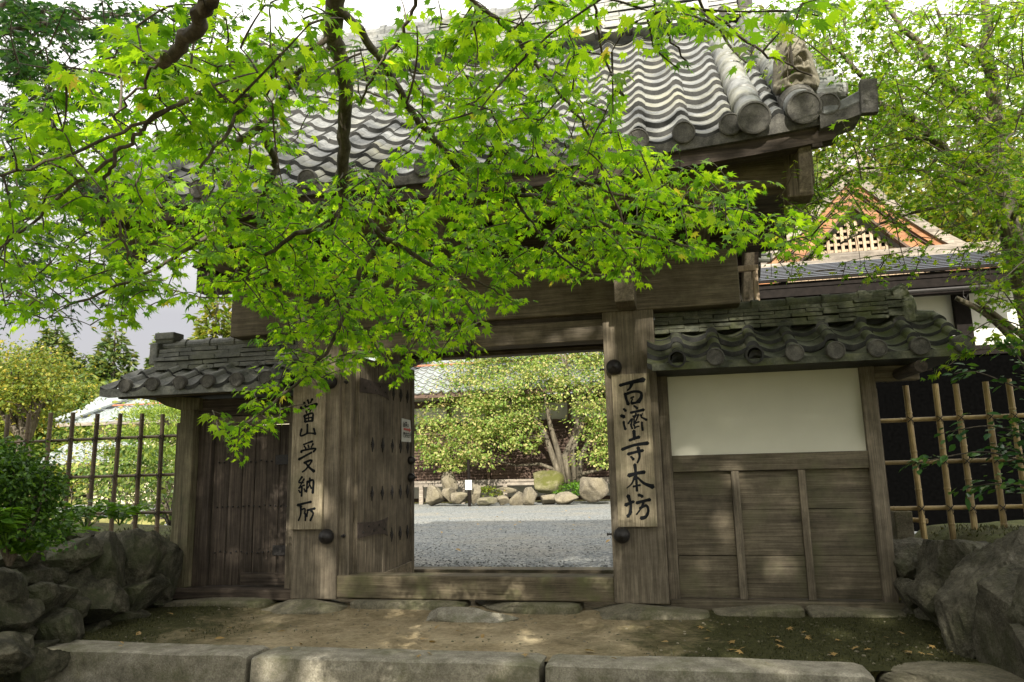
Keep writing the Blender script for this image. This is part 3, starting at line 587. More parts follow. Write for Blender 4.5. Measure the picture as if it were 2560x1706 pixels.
# rear struts seen below the right-hand eave
for x, w_ in ((.80, .05), (1.06, .06)):
    m = MB(); m.box((x-w_/2, 2.17, 2.2), (x+w_/2, 2.22, 3.46)); m.build('strut', M['pale'], gate, bevel=.004)
m = MB(); m.box((.76, 2.165, 3.462), (1.10, 2.225, 3.53)); m.build('strut_rail', M['pale'], gate, bevel=.004)
sw = thing('rafter_standin', 'pale upright boards of the inner fence glimpsed between crossbeam and wing roof', 'fence', (.3, 2.4, 0))  # pale boards added where rear rafters catch light bounced off the courtyard
for k in range(9):
    m = MB(); x = -.25+k*.165; m.box((x, 2.50+random.uniform(0, .03), 0), (x+.15, 2.53, 3.02+random.uniform(-.03, .03))); m.build('standin_board', M['pale'], sw, bevel=.004)

# ------------------------------------------------------------------ door leaves
LEAF_W, LEAF_H = 1.26, 2.34
def door_leaf(hx, hy, ang, mirror):
    """built in a local frame (u along the leaf, n towards the street side) and turned about its hinge"""
    ca, sa = math.cos(ang), math.sin(ang); T = lambda u, n, z: (hx+u*ca+n*sa, hy+u*sa-n*ca, z)
    def bx(mb, u0, u1, n0, n1, z0, z1): mb.add([T(u0,n0,z0), T(u1,n0,z0), T(u1,n1,z0), T(u0,n1,z0), T(u0,n0,z1), T(u1,n0,z1), T(u1,n1,z1), T(u0,n1,z1)], [(0,3,2,1),(4,5,6,7),(0,1,5,4),(1,2,6,5),(2,3,7,6),(3,0,4,7)])
    d = MB(); x = 0
    for wdt in (.17, .36, .36, .30): bx(d, x+.003, x+wdt-.003, 0, .045+random.uniform(-.004, .004), .075, LEAF_H); x += wdt
    dr = d.build('door', M['woodZ'], gate, bevel=.004)
    f = MB(); bx(f, LEAF_W-.07, LEAF_W, -.03, .060, .06, LEAF_H+.02); f.build('edge_stile', M['woodZ'], dr, bevel=.005)
    f = MB(); f.add([T(.16, .046, .06), T(LEAF_W-.072, .046, .06), T(LEAF_W-.072, .046, .20), T(.16, .046, .135), T(.16, .068, .06), T(LEAF_W-.072, .068, .06), T(LEAF_W-.072, .068, .20), T(.16, .068, .135)], [(0,1,2,3),(7,6,5,4),(0,4,5,1),(1,5,6,2),(2,6,7,3),(3,7,4,0)]); f.build('bottom_rail', M['woodX'], dr, bevel=.005)
    f = MB(); f.add([T(.30, .046, LEAF_H), T(LEAF_W-.072, .046, LEAF_H-.10), T(LEAF_W-.072, .046, LEAF_H), T(.30, .066, LEAF_H), T(LEAF_W-.072, .066, LEAF_H-.10), T(LEAF_W-.072, .066, LEAF_H)], [(0,2,1),(3,4,5),(0,1,4,3),(1,2,5,4),(2,0,3,5)]); f.build('top_rail', M['woodX'], dr)
    for z in (2.05, .62):
        f = MB(); pr = [(.0, -.075), (.38, -.06), (.56, -.078), (.63, -.10), (.60, -.03), (.60, .03), (.63, .09), (.56, .075), (.38, .06), (.0, .075)]
        n = len(pr); f.add([T(u, .047, z+b) for u, b in pr]+[T(u, .056, z+b) for u, b in pr], [tuple(range(n)), tuple(range(2*n-1, n-1, -1))]+[(i, n+i, n+(i+1) % n, (i+1) % n) for i in range(n)]); hs = f.build('hinge_strap', M['rustiron'], dr)
        for q in range(5):
            f = MB(); c = Vector(T(.10+q*.11, .056, z+(.025 if q % 2 else -.025))); f.lathe([(.012, 0), (.010, .006), (.001, .009)], c, Vector((sa, -ca, 0)), 7); f.build('rivet', M['iron'], hs)
    for z, us_ in ((2.03, (.74, .92, 1.09)), (1.46, (.28, .50, .72, .92, 1.10)), (.965, (.28, .50, .72, .92, 1.10)), (.525, (.72, .92, 1.10))):
        for u in us_:
            f = MB(); k = 16
            pr = [(math.sin(a)*(.040 if j % 4 == 0 else .020 if j % 2 else .030)*(.85 if j in (4, 12) else 1), math.cos(a)*(.075 if j in (0, 8) else .028 if j % 2 else .040)) for j, a in enumerate(np.linspace(0, 2*math.pi, k, endpoint=False))]
            f.add([T(u+a, .046, z+b) for a, b in pr]+[T(u+a, .054, z+b) for a, b in pr]+[T(u, .072, z)], [(j, k+j, k+(j+1) % k, (j+1) % k) for j in range(k)]+[(k+j, 2*k, k+(j+1) % k) for j in range(k)])
            f.build('stud_ornament', M['iron'], dr)
    for z in (1.31, 1.12):
        f = MB(); c = Vector(T(LEAF_W-.105, .047, z)); f.lathe([(.045, 0), (.050, .015), (.046, .035), (.034, .055), (.014, .068), (.007, .075), (.006, .09), (.001, .092)], c, Vector((sa, -ca, 0)), 16); f.build('door_boss', M['iron'], dr, smooth=True)
    return dr, T
dl, TL = door_leaf(-3.118, .14, math.radians(84.3), False)
door_leaf(-.44, .36, math.radians(88), True)

# paper notice pinned to the open leaf
def T3(u, n, z): return Vector(TL(u, n, z))
nu0, nu1, nz0, nz1 = .93, 1.16, 1.515, 1.775
pn = MB(); gx = np.linspace(0, 1, 9); gz = np.linspace(0, 1, 7)
pv = [T3(nu0+(nu1-nu0)*a, .058+.006*math.sin(a*7+b*3)*a, nz0+(nz1-nz0)*b-.012*a*(1 if b > .5 else 0)) for b in gz for a in gx]
pn.add(pv, [(j*9+i, j*9+i+1, (j+1)*9+i+1, (j+1)*9+i) for j in range(6) for i in range(8)])
notice = pn.build('paper_notice', M['paper']); so_ = notice.modifiers.new('sheet', 'SOLIDIFY'); so_.thickness = .0015; so_.offset = -1
tag(notice, 'small white paper notice with black writing and a red arrow on the open door leaf', 'notice')
def text_part(body, size, u, z, mat, parent, sx=1.):
    cu = bpy.data.curves.new('writing', 'FONT'); cu.body = body; cu.size = size; cu.extrude = .0004; cu.offset = size*.012
    t = bpy.data.objects.new('writing', cu); COL.objects.link(t); bpy.context.view_layer.update()
    me = bpy.data.meshes.new_from_object(t.evaluated_get(bpy.context.evaluated_depsgraph_get())); bpy.data.objects.remove(t)
    me.transform(Matrix(((1, 0, 0, 0), (0, 1, 0, 0), (0, 0, 1, 0), (0, 0, 0, 1))))
    for v in me.vertices: v.co = T3(u+v.co.x*sx, .0695+v.co.z, z+v.co.y)
    me.materials.clear(); me.materials.append(mat); o = bpy.data.objects.new('writing', me); COL.objects.link(o); adopt(o, parent); return o
text_part('庭園', .068, .945, 1.682, M['ink'], notice, .72); text_part('は', .046, 1.05, 1.682, M['ink'], notice, .75)
text_part('門内右手', .066, .945, 1.567, M['ink'], notice, .78)
m = MB(); ar = [(.957, 1.668), (1.10, 1.662), (1.10, 1.676), (1.146, 1.650), (1.10, 1.622), (1.10, 1.637), (.957, 1.643)]; n = len(ar)
m.add([T3(a, .0685, b) for a, b in ar]+[T3(a, .0695, b) for a, b in ar], [tuple(range(n)), tuple(range(2*n-1, n-1, -1))]+[(i, n+i, n+(i+1) % n, (i+1) % n) for i in range(n)]); m.build('arrow', M['redink'], notice)

# ------------------------------------------------------------------ brush-written signboards
def brush(strokes, quad, x0, x1, z0, z1, y, parent, wscale=1.):
    """quad: left/right edge x as linear functions of v and the top/bottom y of the board in tracing units"""
    (lt, lb), (rt, rb), (yt, yb) = quad
    bxs = {}
    for ch, st in strokes:
        m = MB()
        for pts, w0, w1, in st:
            P = []
            for a, b in pts:
                v = (b-yt)/(yb-yt); L = lt+(lb-lt)*v; R = rt+(rb-rt)*v; P.append(Vector((x0+(x1-x0)*(a-L)/(R-L), z1+(z0-z1)*v)))
            if len(P) == 2: P = [P[0], P[0].lerp(P[1], .5)+Vector((.0, .002)), P[1]]
            # smooth the path
            Q = []
            for i in range(len(P)-1):
                a, b = P[i], P[i+1]; pa = P[i-1] if i else a; pb = P[i+2] if i+2 < len(P) else b
                for t in np.linspace(0, 1, 7)[:-1] if i < len(P)-2 else np.linspace(0, 1, 7):
                    t = float(t); Q.append(.5*((2*a)+(b-pa)*t+(2*pa-5*a+4*b-pb)*t*t+(3*a-pa-3*b+pb)*t**3))
            k = (z1-z0)/(yb-yt)*wscale; nQ = len(Q); Ls = []; Rs = []
            for i, p in enumerate(Q):
                d = (Q[min(i+1, nQ-1)]-Q[max(i-1, 0)]); d = d.normalized() if d.length else Vector((1, 0)); nn = Vector((-d.y, d.x)); t = i/(nQ-1)
                wdt = (w0+(w1-w0)*t)*k*.5*(1-.22*math.sin(math.pi*t))*random.uniform(.94, 1.06); Ls.append(p+nn*wdt); Rs.append(p-nn*wdt)
            d0 = (Q[0]-Q[1]).normalized() if (Q[0]-Q[1]).length else Vector((1, 0)); d1 = (Q[-1]-Q[-2]).normalized() if (Q[-1]-Q[-2]).length else Vector((1, 0))
            a0 = Q[0]+d0*w0*k*.42; a1 = Q[-1]+d1*w1*k*.40; poly = [a0]+Ls+[a1]+Rs[::-1]
            n = len(poly); dz = random.uniform(0, .0012); vs = [(p.x, y-.0015-dz, p.y) for p in poly]
            # strip faces (the outline may be concave)
            o = len(m.v); m.v += vs; q = len(Ls)
            m.f.append((o, o+1, o+n-1)); m.mi.append(0)
            for i in range(q-1): m.f.append((o+1+i, o+2+i, o+n-2-i, o+n-1-i)); m.mi.append(0)
            m.f.append((o+q, o+q+1, o+q+2)); m.mi.append(0)
        c = m.build('brush_character', M['ink'], parent)
        sm = c.modifiers.new('ink', 'SOLIDIFY'); sm.thickness = .001; sm.offset = 0
L_ = lambda *p: list(p)
RIGHT = [
 ('百', [(L_((230,279),(300,262),(420,240)),20,32),(L_((326,262),(314,300),(290,324)),28,9),(L_((272,350),(282,395),(298,440)),20,22),(L_((276,356),(340,336),(396,346),(402,385),(378,424)),17,26),(L_((318,390),(342,380)),13,13),(L_((326,434),(366,426),(388,405)),18,18),(L_((332,396),(322,428)),10,12)]),
 ('濟', [(L_((262,478),(277,493)),16,20),(L_((242,533),(264,542)),22,26),(L_((262,582),(266,612),(276,645)),15,18),(L_((344,455),(370,476)),14,20),(L_((318,510),(370,500),(422,490)),16,20),(L_((336,541),(382,530)),11,12),(L_((360,518),(355,548)),13,11),(L_((381,528),(362,575),(340,615)),13,9),(L_((346,548),(346,600)),12,12),(L_((396,530),(404,548)),12,12),(L_((404,552),(445,574)),11,18),(L_((324,566),(298,600)),14,12),(L_((330,562),(322,622)),14,12),(L_((352,600),(386,588)),12,12),(L_((348,612),(352,642)),11,11),(L_((352,634),(386,624)),11,11),(L_((404,548),(412,520)),9,9),(L_((408,592),(410,625),(416,658)),15,15),(L_((318,606),(332,642)),12,13)]),
 ('寺', [(L_((345,662),(350,725)),24,24),(L_((310,737),(388,712)),18,22),(L_((250,809),(350,776),(458,764)),20,24),(L_((298,848),(360,833),(418,822)),20,20),(L_((380,798),(392,870),(374,920)),24,12),(L_((322,870),(342,892)),14,22)]),
 ('本', [(L_((304,1021),(370,1004),(432,996)),26,22),(L_((354,935),(365,1040),(372,1146)),22,16),(L_((356,1030),(328,1088),(288,1122)),18,6),(L_((374,1036),(428,1085),(500,1114)),11,30),(L_((342,1111),(398,1100)),14,14)]),
 ('坊', [(L_((280,1256),(346,1230)),24,18),(L_((300,1182),(322,1258),(314,1330)),24,20),(L_((298,1346),(328,1308)),24,14),(L_((386,1178),(416,1190)),20,22),(L_((370,1241),(424,1226),(478,1216)),20,20),(L_((426,1236),(402,1288),(368,1332)),16,9),(L_((396,1284),(448,1262),(464,1305),(444,1350),(406,1362)),16,24)])]
LEFT = [
 ('當', [(L_((205,298),(213,322)),14,11),(L_((180,314),(190,335)),15,12),(L_((236,294),(225,318)),16,9),(L_((160,344),(154,366)),15,10),(L_((162,354),(215,338),(268,325),(256,348)),11,12),(L_((194,372),(226,360),(220,380)),10,10),(L_((194,374),(199,388)),9,9),(L_((184,404),(190,446)),14,14),(L_((188,404),(240,390),(238,442)),12,14),(L_((190,426),(236,418)),9,9),(L_((190,446),(240,441)),12,12),(L_((212,396),(213,440)),8,8)]),
 ('山', [(L_((205,464),(205,522)),13,13),(L_((165,494),(159,540),(206,524)),12,10),(L_((250,494),(260,532)),12,14),(L_((206,524),(250,527)),9,10)]),
 ('受', [(L_((242,580),(180,600)),13,9),(L_((185,610),(196,626)),10,11),(L_((212,604),(217,620)),10,10),(L_((246,597),(234,620)),12,8),(L_((166,652),(172,640),(262,628),(250,650)),12,11),(L_((148,698),(200,672),(238,654)),14,11),(L_((186,722),(240,706),(202,762),(174,782)),13,9),(L_((195,722),(228,758),(258,780)),10,17)]),
 ('納', [(L_((172,815),(150,850),(182,852)),12,9),(L_((186,830),(154,886)),11,8),(L_((150,888),(190,870)),10,9),(L_((172,886),(170,942)),12,11),(L_((150,904),(160,918)),9,11),(L_((188,894),(196,912)),9,10),(L_((210,846),(205,916)),12,10),(L_((210,852),(252,840),(250,922)),12,14),(L_((228,824),(226,868),(212,892)),11,7),(L_((228,870),(240,892)),9,11)]),
 ('所', [(L_((143,1001),(240,980)),15,12),(L_((165,1006),(166,1058),(150,1102)),14,8),(L_((168,1032),(196,1025),(194,1058)),10,10),(L_((201,1058),(200,1102)),13,9),(L_((214,1036),(268,1024)),13,12),(L_((240,1036),(256,1058),(236,1102)),13,11),(L_((216,1046),(211,1076)),10,8)])]
def signboard(x0, x1, z0, z1, label, strokes, quad, ws=1.):
    m = MB(); m.box((x0, -.040, z0), (x1, -.004, z1)); s = m.build('signboard', M['board'], bevel=.005); tag(s, label, 'signboard', 'signboards on the gate posts')
    brush(strokes, quad, x0, x1, z0, z1, -.0405, s, ws); return s
signboard(-.527, -.187, .647, 2.002, 'wooden signboard with five brushed characters on the right gate post', RIGHT, ((160, 220), (462, 540), (186, 1430)), 1.4)
signboard(-3.705, -3.362, .645, 2.06, 'wooden signboard with brushed characters on the left gate post, beside the side door', LEFT, ((105, 80), (320, 318), (187, 1160)), 1.4)
# dry bundle hanging under the lintel
m = MB(); c = atY(1176, 830, -.02)
for k in range(26):
    a = random.uniform(-.35, .35); m.tube([c+Vector((random.uniform(-.012, .012), random.uniform(-.012, .012), -.03)), c+Vector((math.sin(a)*.10, random.uniform(-.04, .04), -.12)), c+Vector((math.sin(a)*.20, random.uniform(-.06, .06), -.23-random.uniform(0, .05)))], [.004, .006, .003], 4)
hb = m.build('straw_bundle', M['darkZ']); tag(hb, 'dry bundle of twigs hanging from the lintel over the open gateway', 'hanging bundle')
m = MB(); m.tube([c+Vector((0, .0, .06)), c+Vector((0, 0, -.05))], .014, 8); m.build('tie', M['pale'], hb)

# post base stones and sill kerbs
for c, s_, sd, lab in (((-.33, .05, -.10), (1.05, .68, .22), 60, 'broad mossy foundation stone under the right gate post'), ((-3.52, .05, -.10), (.85, .66, .20), 61, 'flat foundation stone under the left gate post')):
    rock('foundation_stone', c, s_, sd, M['basestone'], label=lab, cat='stone', boxy=.55, cuts=4, rough=.035)
for xa, xb, z, lab in ((-5.25, -3.95, -.025, 'low kerb stone under the sill of the small side door'), (-3.05, -1.95, -.012, 'left kerb stone of the two under the gate threshold'), (-1.93, -.90, -.015, 'right kerb stone of the two under the gate threshold'), (.22, .98, -.02, 'first kerb stone below the plank wall, beside the post stone'), (1.0, 1.75, -.02, 'last kerb stone below the plank wall, near the boulders')):
    rock('sill_stone', ((xa+xb)/2, .12, z-.07), (xb-xa, .42, .16), int((xa+9)*31), M['basestone'], label=lab, cat='stone', group='kerb stones under the gate sills', boxy=.75, cuts=2, rough=.03)

# ------------------------------------------------------------------ right wing wall
WY = .20
wr = thing('wing_wall', 'tile-capped wing wall with white plaster panel over weathered planks', 'wall', (.8, WY, 0))
m = MB(); m.box((1.632, WY-.03, -.02), (1.752, WY+.12, 2.05)); m.build('post', M['woodZ'], wr, bevel=.008)
m = MB(); m.box((-.122, WY-.02, -.02), (-.03, WY+.11, 2.05)); m.build('post', M['woodZ'], wr, bevel=.008)
m = MB(); m.box((-.03, WY+.03, 1.262), (1.632, WY+.08, 2.03)); m.build('plaster_panel', M['plaster'], wr)
m = MB(); m.box((-.03, WY-.015, 1.112), (1.632, WY+.09, 1.26), jit=.002); m.build('rail', M['plankX'], wr, bevel=.006)
for z0, z1 in ((.772, 1.110), (.378, .768), (.02, .374)):
    for xa, xb in ((-.03, .478), (.545, 1.046), (1.106, 1.632)):
        m = MB(); dz = random.uniform(-.004, .004); m.box((xa, WY+.022+random.uniform(0, .012), z0+dz), (xb, WY+.055, z1+dz), jit=.003); m.build('plank', M['plankX'], wr, bevel=.004)
for xa, xb in ((.478, .545), (1.046, 1.106)):
    m = MB(); m.box((xa, WY-.012, .01), (xb, WY+.05, 1.110)); m.build('batten', M['woodZ'], wr, bevel=.005)
m = MB(); m.box((-.12, WY-.07, -.075), (1.86, WY+.13, .008), jit=.004); m.build('sill', M['plankX'], wr, bevel=.01)
m = MB(); m.box((-.12, WY-.05, 2.032), (2.22, WY+.13, 2.10)); m.build('wall_plate', M['darkX'], wr, bevel=.006)
m = MB(); m.box((1.752, WY, 1.86), (2.12, WY+.10, 2.030)); m.build('bracket_arm', M['woodX'], wr, bevel=.01)
for y0, z0 in ((-.30, 1.985), (.62, 1.985)):
    m = MB(); m.box((-.12, y0, z0), (2.36, y0+.05, z0+.06)); m.build('eave_board', M['darkX'], wr, bevel=.006)
mb, S2 = pantiles(-.19, 8, .318, -.36, 2.02, .25, 2.42, 4, t=.042, sag=.03, amp=1.0, jit=.014, seed=11, prof=roll_profile)
rfw = mb.build('roof_slope', [M['mosstile'], M['tileedge']], wr)
mb, _ = pantiles(-.19, 8, .318, .86, 2.03, .25, 2.34, 3, t=.035, sag=.05, amp=1.3, jit=.012, seed=12); mb.build('roof_slope', [M['mosstile'], M['tileedge']], wr)
for k in range(8):
    x = -.19+(k+.80)*.318; hollow = k in (0, 2)
    cc = cap_disc((x, -.40, 2.065), .076, .08, (0, -1, -.10)) if not hollow else MB().lathe([(.076, -.10), (.076, 0), (.060, 0), (.056, -.08)], Vector((x, -.40, 2.065)), (0, -1, -.1), 20)
    cc.build('eave_cap', M['cap'] if not hollow else M['tileedge'], rfw)
m = MB(); m.prism([(-.34, 1.99), (.84, 1.99), (.84, 2.0), (.25, 2.375), (-.34, 1.99)], 'x', -.12, 2.32); m.build('roof_bed', M['tileedge'], wr)
m = MB(); m.box((-.02, WY+.058, .03), (1.63, WY+.075, 1.20)); m.build('backing_board', M['darkX'], wr)
m = MB(); m.box((-.15, -.372, 1.975), (2.34, -.34, 2.035)); m.build('eave_lip', M['mosstile'], rfw)
ridge_stack(-.12, 2.04, .25, 2.385, 5, .25, .040, M['mosstile'], wr, .052, seed=4, seglen=.27, bend=lambda x: .035*max(0, (x-.9)/1.1)**2)
m = MB(); m.tube([(1.98, .25, 2.62), (2.10, .25, 2.66)], [.07, .085], 14); m.lathe([(.10, 0), (.115, .05), (.09, .09), (.001, .10)], (2.06, .25, 2.52), (1, 0, .1), 14); m.box((2.02, .12, 2.36), (2.12, .38, 2.56)); m.build('ridge_end_tile', M['mosstile'], wr, bevel=.01)
m = MB(); m.tube([(2.05, .25, 2.42), (2.30, .25, 2.40)], [.075, .07], 14); m.build('verge_roll', M['mosstile'], wr, smooth=False)
m = MB(); m.tube([(1.95, -.42, 1.90), (1.95, .5, 1.92)], .05, 12); m.build('purlin_end', M['darkY'], wr)

# ------------------------------------------------------------------ left wing with the small side door
wl = thing('side_door_wing', 'tile-roofed wing with a dark plank side door, left of the gate', 'side gate', (-4.5, WY, 0))
m = MB(); m.box((-5.122, WY-.04, -.02), (-4.955, WY+.14, 2.0)); m.build('post', M['greenwoodZ'], wl, bevel=.008)
m = MB(); m.box((-5.20, WY+.02, -.02), (-5.126, WY+.13, 1.75)); m.build('fence_post', M['greenwoodZ'], wl, bevel=.006)
m = MB(); m.box((-4.952, WY+.06, .06), (-4.80, WY+.16, 1.95)); m.build('jamb', M['darkZ'], wl, bevel=.006)
m = MB(); m.box((-3.86, WY-.02, .0), (-3.72, WY+.14, 1.95)); m.build('jamb', M['woodZ'], wl, bevel=.006)
m = MB(); m.box((-5.24, WY-.08, -.04), (-3.70, WY+.20, .065)); m.build('sill', M['darkX'], wl, bevel=.01)
m = MB(); m.box((-4.953, WY+.02, 1.80), (-3.70, WY+.15, 1.985)); m.build('lintel', M['darkX'], wl, bevel=.008)
m = MB(); m.box((-4.80, WY+.05, 1.70), (-3.86, WY+.12, 1.795)); m.build('head_rail', M['woodX'], wl, bevel=.006)
d = MB(); xs = (-4.785, -4.60, -4.445, -4.30, -4.165, -4.02, -3.865)
for a, b in zip(xs[:-1], xs[1:]):
    gap = .009 if abs(b+4.30) < .001 else .002; d.box((a+.002, WY+.10+random.uniform(-.004, .004), .07), (b-gap, WY+.135, 1.695))
sd = d.build('side_door', M['darkZ'], wl, bevel=.003)
m = MB(); m.box((-4.40, WY+.07, .075), (-3.865, WY+.098, .20)); m.build('door_rail', M['darkX'], sd, bevel=.005)
for z in (1.32, .86, .40):
    for k in range(14):
        m = MB(); m.lathe([(.010, 0), (.009, .008), (.001, .012)], (-4.72+k*.061, WY+.095, z+random.uniform(-.01, .01)), (0, -1, 0), 6); m.build('nail', M['iron'], sd)
for z in (1.33, .42):
    m = MB(); m.box((-4.06, WY+.085, z-.05), (-3.865, WY+.093, z+.05)); m.build('hinge_strap', M['iron'], sd)
m = MB(); m.box((-5.55, -.26, 1.975), (-3.70, -.20, 2.04)); m.box((-5.55, .62, 1.975), (-3.70, .68, 2.04)); m.build('eave_board', M['darkX'], wl, bevel=.006)
m = MB(); m.prism([(-5.42, 1.99), (-5.30, 1.93), (-5.13, 1.88), (-4.9, 1.87), (-4.9, 2.0), (-5.42, 2.05)], 'y', WY-.05, WY+.12); m.build('bracket_arm', M['greenwoodZ'], wl, bevel=.008)
for y0 in (-.1, .45):
    m = MB(); m.box((-5.5, y0, 2.04), (-3.70, y0+.08, 2.11)); m.build('purlin', M['darkX'], wl)
mb, S3 = pantiles(-5.71, 7, .313, -.34, 2.07, .25, 2.36, 2, t=.035, sag=.03, amp=1.1, jit=.006, seed=21, skip=lambda i, k: k == 6 and False)
rfl = mb.build('roof_slope', [M['greytile'], M['tileedge']], wl)
for p in rfl.data.polygons: p.use_smooth = p.material_index == 0
mb, _ = pantiles(-5.71, 7, .313, .84, 2.07, .25, 2.36, 2, t=.035, sag=.03, seed=22); mb.build('roof_slope', [M['greytile'], M['tileedge']], wl)
for k in range(6): cap_disc((-5.71+(k+.82)*.313+.06, -.375, 2.095), .072, .06, (0, -1, -.08)).build('eave_cap', M['cap'], rfl)
m = MB(); m.prism([(-.30, 2.02), (.80, 2.02), (.80, 2.03), (.25, 2.33), (-.30, 2.03)], 'x', -5.60, -3.70); m.build('roof_bed', M['tileedge'], wl)
m = MB(); m.prism([(-5.70, 2.07), (-3.70, 2.07), (-3.70, 1.985), (-5.62, 1.985), (-5.70, 2.0)], 'y', -.345, -.30); m.build('eave_lip', M['greytile'], rfl)
ridge_stack(-5.46, -3.70, .25, 2.31, 5, .27, .050, M['greytile'], wl, .060, seed=6, seglen=.30)
m = MB(); m.box((-5.52, .12, 2.38), (-5.42, .38, 2.62)); m.tube([(-5.50, .25, 2.66), (-5.28, .25, 2.66)], [.075, .07], 14); m.box((-5.50, .16, 2.66), (-5.26, .34, 2.74)); m.build('ridge_end_tile', M['greytile'], wl, bevel=.012)

# ------------------------------------------------------------------ bamboo fences
def bamboo(pts, r, mat, parent, name, nodes=.28):
    m = MB(); pts = [Vector(p) for p in pts]; a, b = pts[0], pts[-1]; L = (b-a).length; q = []; rr = []; t = random.uniform(.05, nodes)
    q.append(a); rr.append(r)
    while t < L-.02:
        for o, k in ((-.012, 1.), (-.004, 1.10), (.004, 1.10), (.012, .99)): q.append(a.lerp(b, (t+o)/L)); rr.append(r*k)
        t += nodes*random.uniform(.85, 1.15)
    q.append(b); rr.append(r*.97); m.tube(q, rr, 10); return m.build(name, mat, parent, smooth=False)
def knot(p, parent):
    m = MB(); r = .026
    for s in (1, -1): m.tube([p+Vector((-r*s, -.02, -r)), p+Vector((0, -.036, 0)), p+Vector((r*s, -.02, r))], .0042, 5)
    m.tube([p+Vector((0, -.036, 0)), p+Vector((.006, -.045, -.03)), p+Vector((.012, -.04, -.055))], .003, 4); return m.build('cord_knot', M['cord'], parent)
def bamboo_fence(label, xs, tops, zb, rails, x0, x1, y, mats, rv, rh, lean):
    f = thing('bamboo_fence', label, 'fence', ((x0+x1)/2, y, zb))
    for z in rails: bamboo([(x0, y+rv+rh, z), (x1, y+rv+rh, z+.01)], rh, mats[1], f, 'rail', .5)
    for x, zt in zip(xs, tops):
        dx = random.uniform(-lean, lean); po = bamboo([(x+dx, y, zb-.12), (x, y, zt)], rv, mats[0], f, 'upright', .33)
        for z in rails: knot(Vector((x+dx*(1-(z-zb)/(zt-zb)), y-.008, z)), f)
    return f
xsR = [2.195, 2.455, 2.63, 2.885, 3.08, 3.30, 3.52, 3.75]
bamboo_fence('golden bamboo lattice fence standing above the right boulders', xsR, [1.88, 1.885, 1.875, 1.885, 1.90, 1.88, 1.88, 1.88], .50, (1.555, 1.155, .73), 1.90, 3.9, .9, (M['bamboo'], M['bambooX']), .027, .021, .02)
m = MB(); m.box((1.85, .86, .2), (1.93, .97, 1.86)); tag(m.build('fence_post', M['woodZ']), 'square wooden fence post between plank wall and golden bamboo fence', 'post')
xsL = [-8.1, -7.79, -7.47, -7.15, -6.80, -6.48, -6.18, -5.90, -5.62]
bamboo_fence('old brown bamboo lattice fence left of the side door wing', xsL, [2.0, 2.0, 2.0, 1.99, 1.96, 1.95, 1.94, 1.92, 1.89], .58, (1.655, 1.205, .775), -8.6, -5.2, .9, (M['oldbamboo'], M['oldbambooX']), .026, .018, .02)
m = MB(); p = atY(2318, 1303, 1.05); m.tube([p+Vector((-.14, .10, .01)), p], .022, 12); m.lathe([(.022, 0), (.022, .004), (.016, .004), (.015, -.02)], p, (.8, -.55, -.05), 12)
tag(m.build('bamboo_spout', M['bamboo'], smooth=False), 'short cut bamboo pipe poking out behind the golden fence', 'bamboo pipe')
m = MB(); p = atY(2255, 1262, 1.15); m.box((p.x-.09, 1.1, .3), (p.x+.07, 1.25, p.z-.06)); m.box((p.x-.07, 1.12, p.z-.06), (p.x+.05, 1.22, p.z-.02)); m.build
ln = m.build('stone_post', M['basestone'], bevel=.01); tag(ln, 'low stone post behind the golden fence, beside the plank wall', 'stone post')

# ------------------------------------------------------------------ buildings beyond
hall = thing('hall', 'dark timbered hall with white panels, metal eave roof and copper-brown gable, right', 'hall', (5.5, 9, 0))
HY = 7.8
m = MB(); m.box((1.2, HY, 0), (11, HY+.15, 4.4)); m.build('wall', M['white'], hall)
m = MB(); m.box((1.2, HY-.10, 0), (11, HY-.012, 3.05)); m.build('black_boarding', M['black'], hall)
m = MB(); m.box((1.2, HY-.14, 3.05), (11, HY-.014, 3.22)); m.build('beam', M['darkpost'], hall)
m = MB(); m.box((1.2, HY-.12, 4.25), (11, HY-.014, 4.6)); m.build('beam', M['darkpost'], hall)
for x in (1.9, 3.42, 5.22, 7.1):
    m = MB(); m.box((x-.13, HY-.13, 3.22), (x+.13, HY-.013, 4.25)); m.build('wall_post', M['darkpost'], hall)
er = MB(); er.box((1.3, 6.95, 4.34), (6.12, 7.02, 4.44)); er.box((1.3, 6.97, 4.18), (6.05, 7.05, 4.335)); er.box((1.3, 7.05, 4.05), (6.0, 7.12, 4.2)); ev = er.build('eave_fascia', M['darkpost'], hall)
m = MB(); m.tube([(1.3, 6.93, 4.10), (6.1, 6.93, 4.12)], .035, 8); m.build('gutter', M['iron'], ev)
for x in (2.6, 3.6, 5.0):
    m = MB(); m.tube([(x, 6.93, 4.08), (x, 6.96, 3.98), (x+.03, 6.93, 3.92), (x+.05, 6.90, 3.99)], .009, 6); m.build('gutter_hook', M['iron'], ev)
mr = MB(); n = 9
for i in range(n):       # metal sheets in overlapping courses
    a, b = i/n, (i+1)/n; y0, z0 = 6.9+2.1*a, 4.44+.80*a; y1, z1 = 6.9+2.1*b+.03, 4.44+.80*b
    mr.prism([(y0, z0), (y1, z1-.012), (y1, z1+.0), (y0, z0+.075)], 'x', 1.3, 6.28-.10*a)
mro = mr.build('metal_roof', M['metalroof'], hall)
for i in range(n):
    a = i/n; y0, z0 = 6.9+2.1*a, 4.44+.80*a; m = MB(); m.box((1.3, y0-.025, z0+.004), (6.27-.10*a, y0-.004, z0+.058)); m.build('seam_shadow', M['darkpost'], mro)  # dark strips drawn as the shadow gap under each lapped course
m = MB(); m.box((1.4, 9.0, 5.19), (6.62, 9.3, 5.36)); m.box((3.2, 9.05, 5.34), (7.0, 9.4, 5.50)); m.build('flashing', M['veranda'], hall)
GY = 12.0; ax, az = 4.55, 8.15
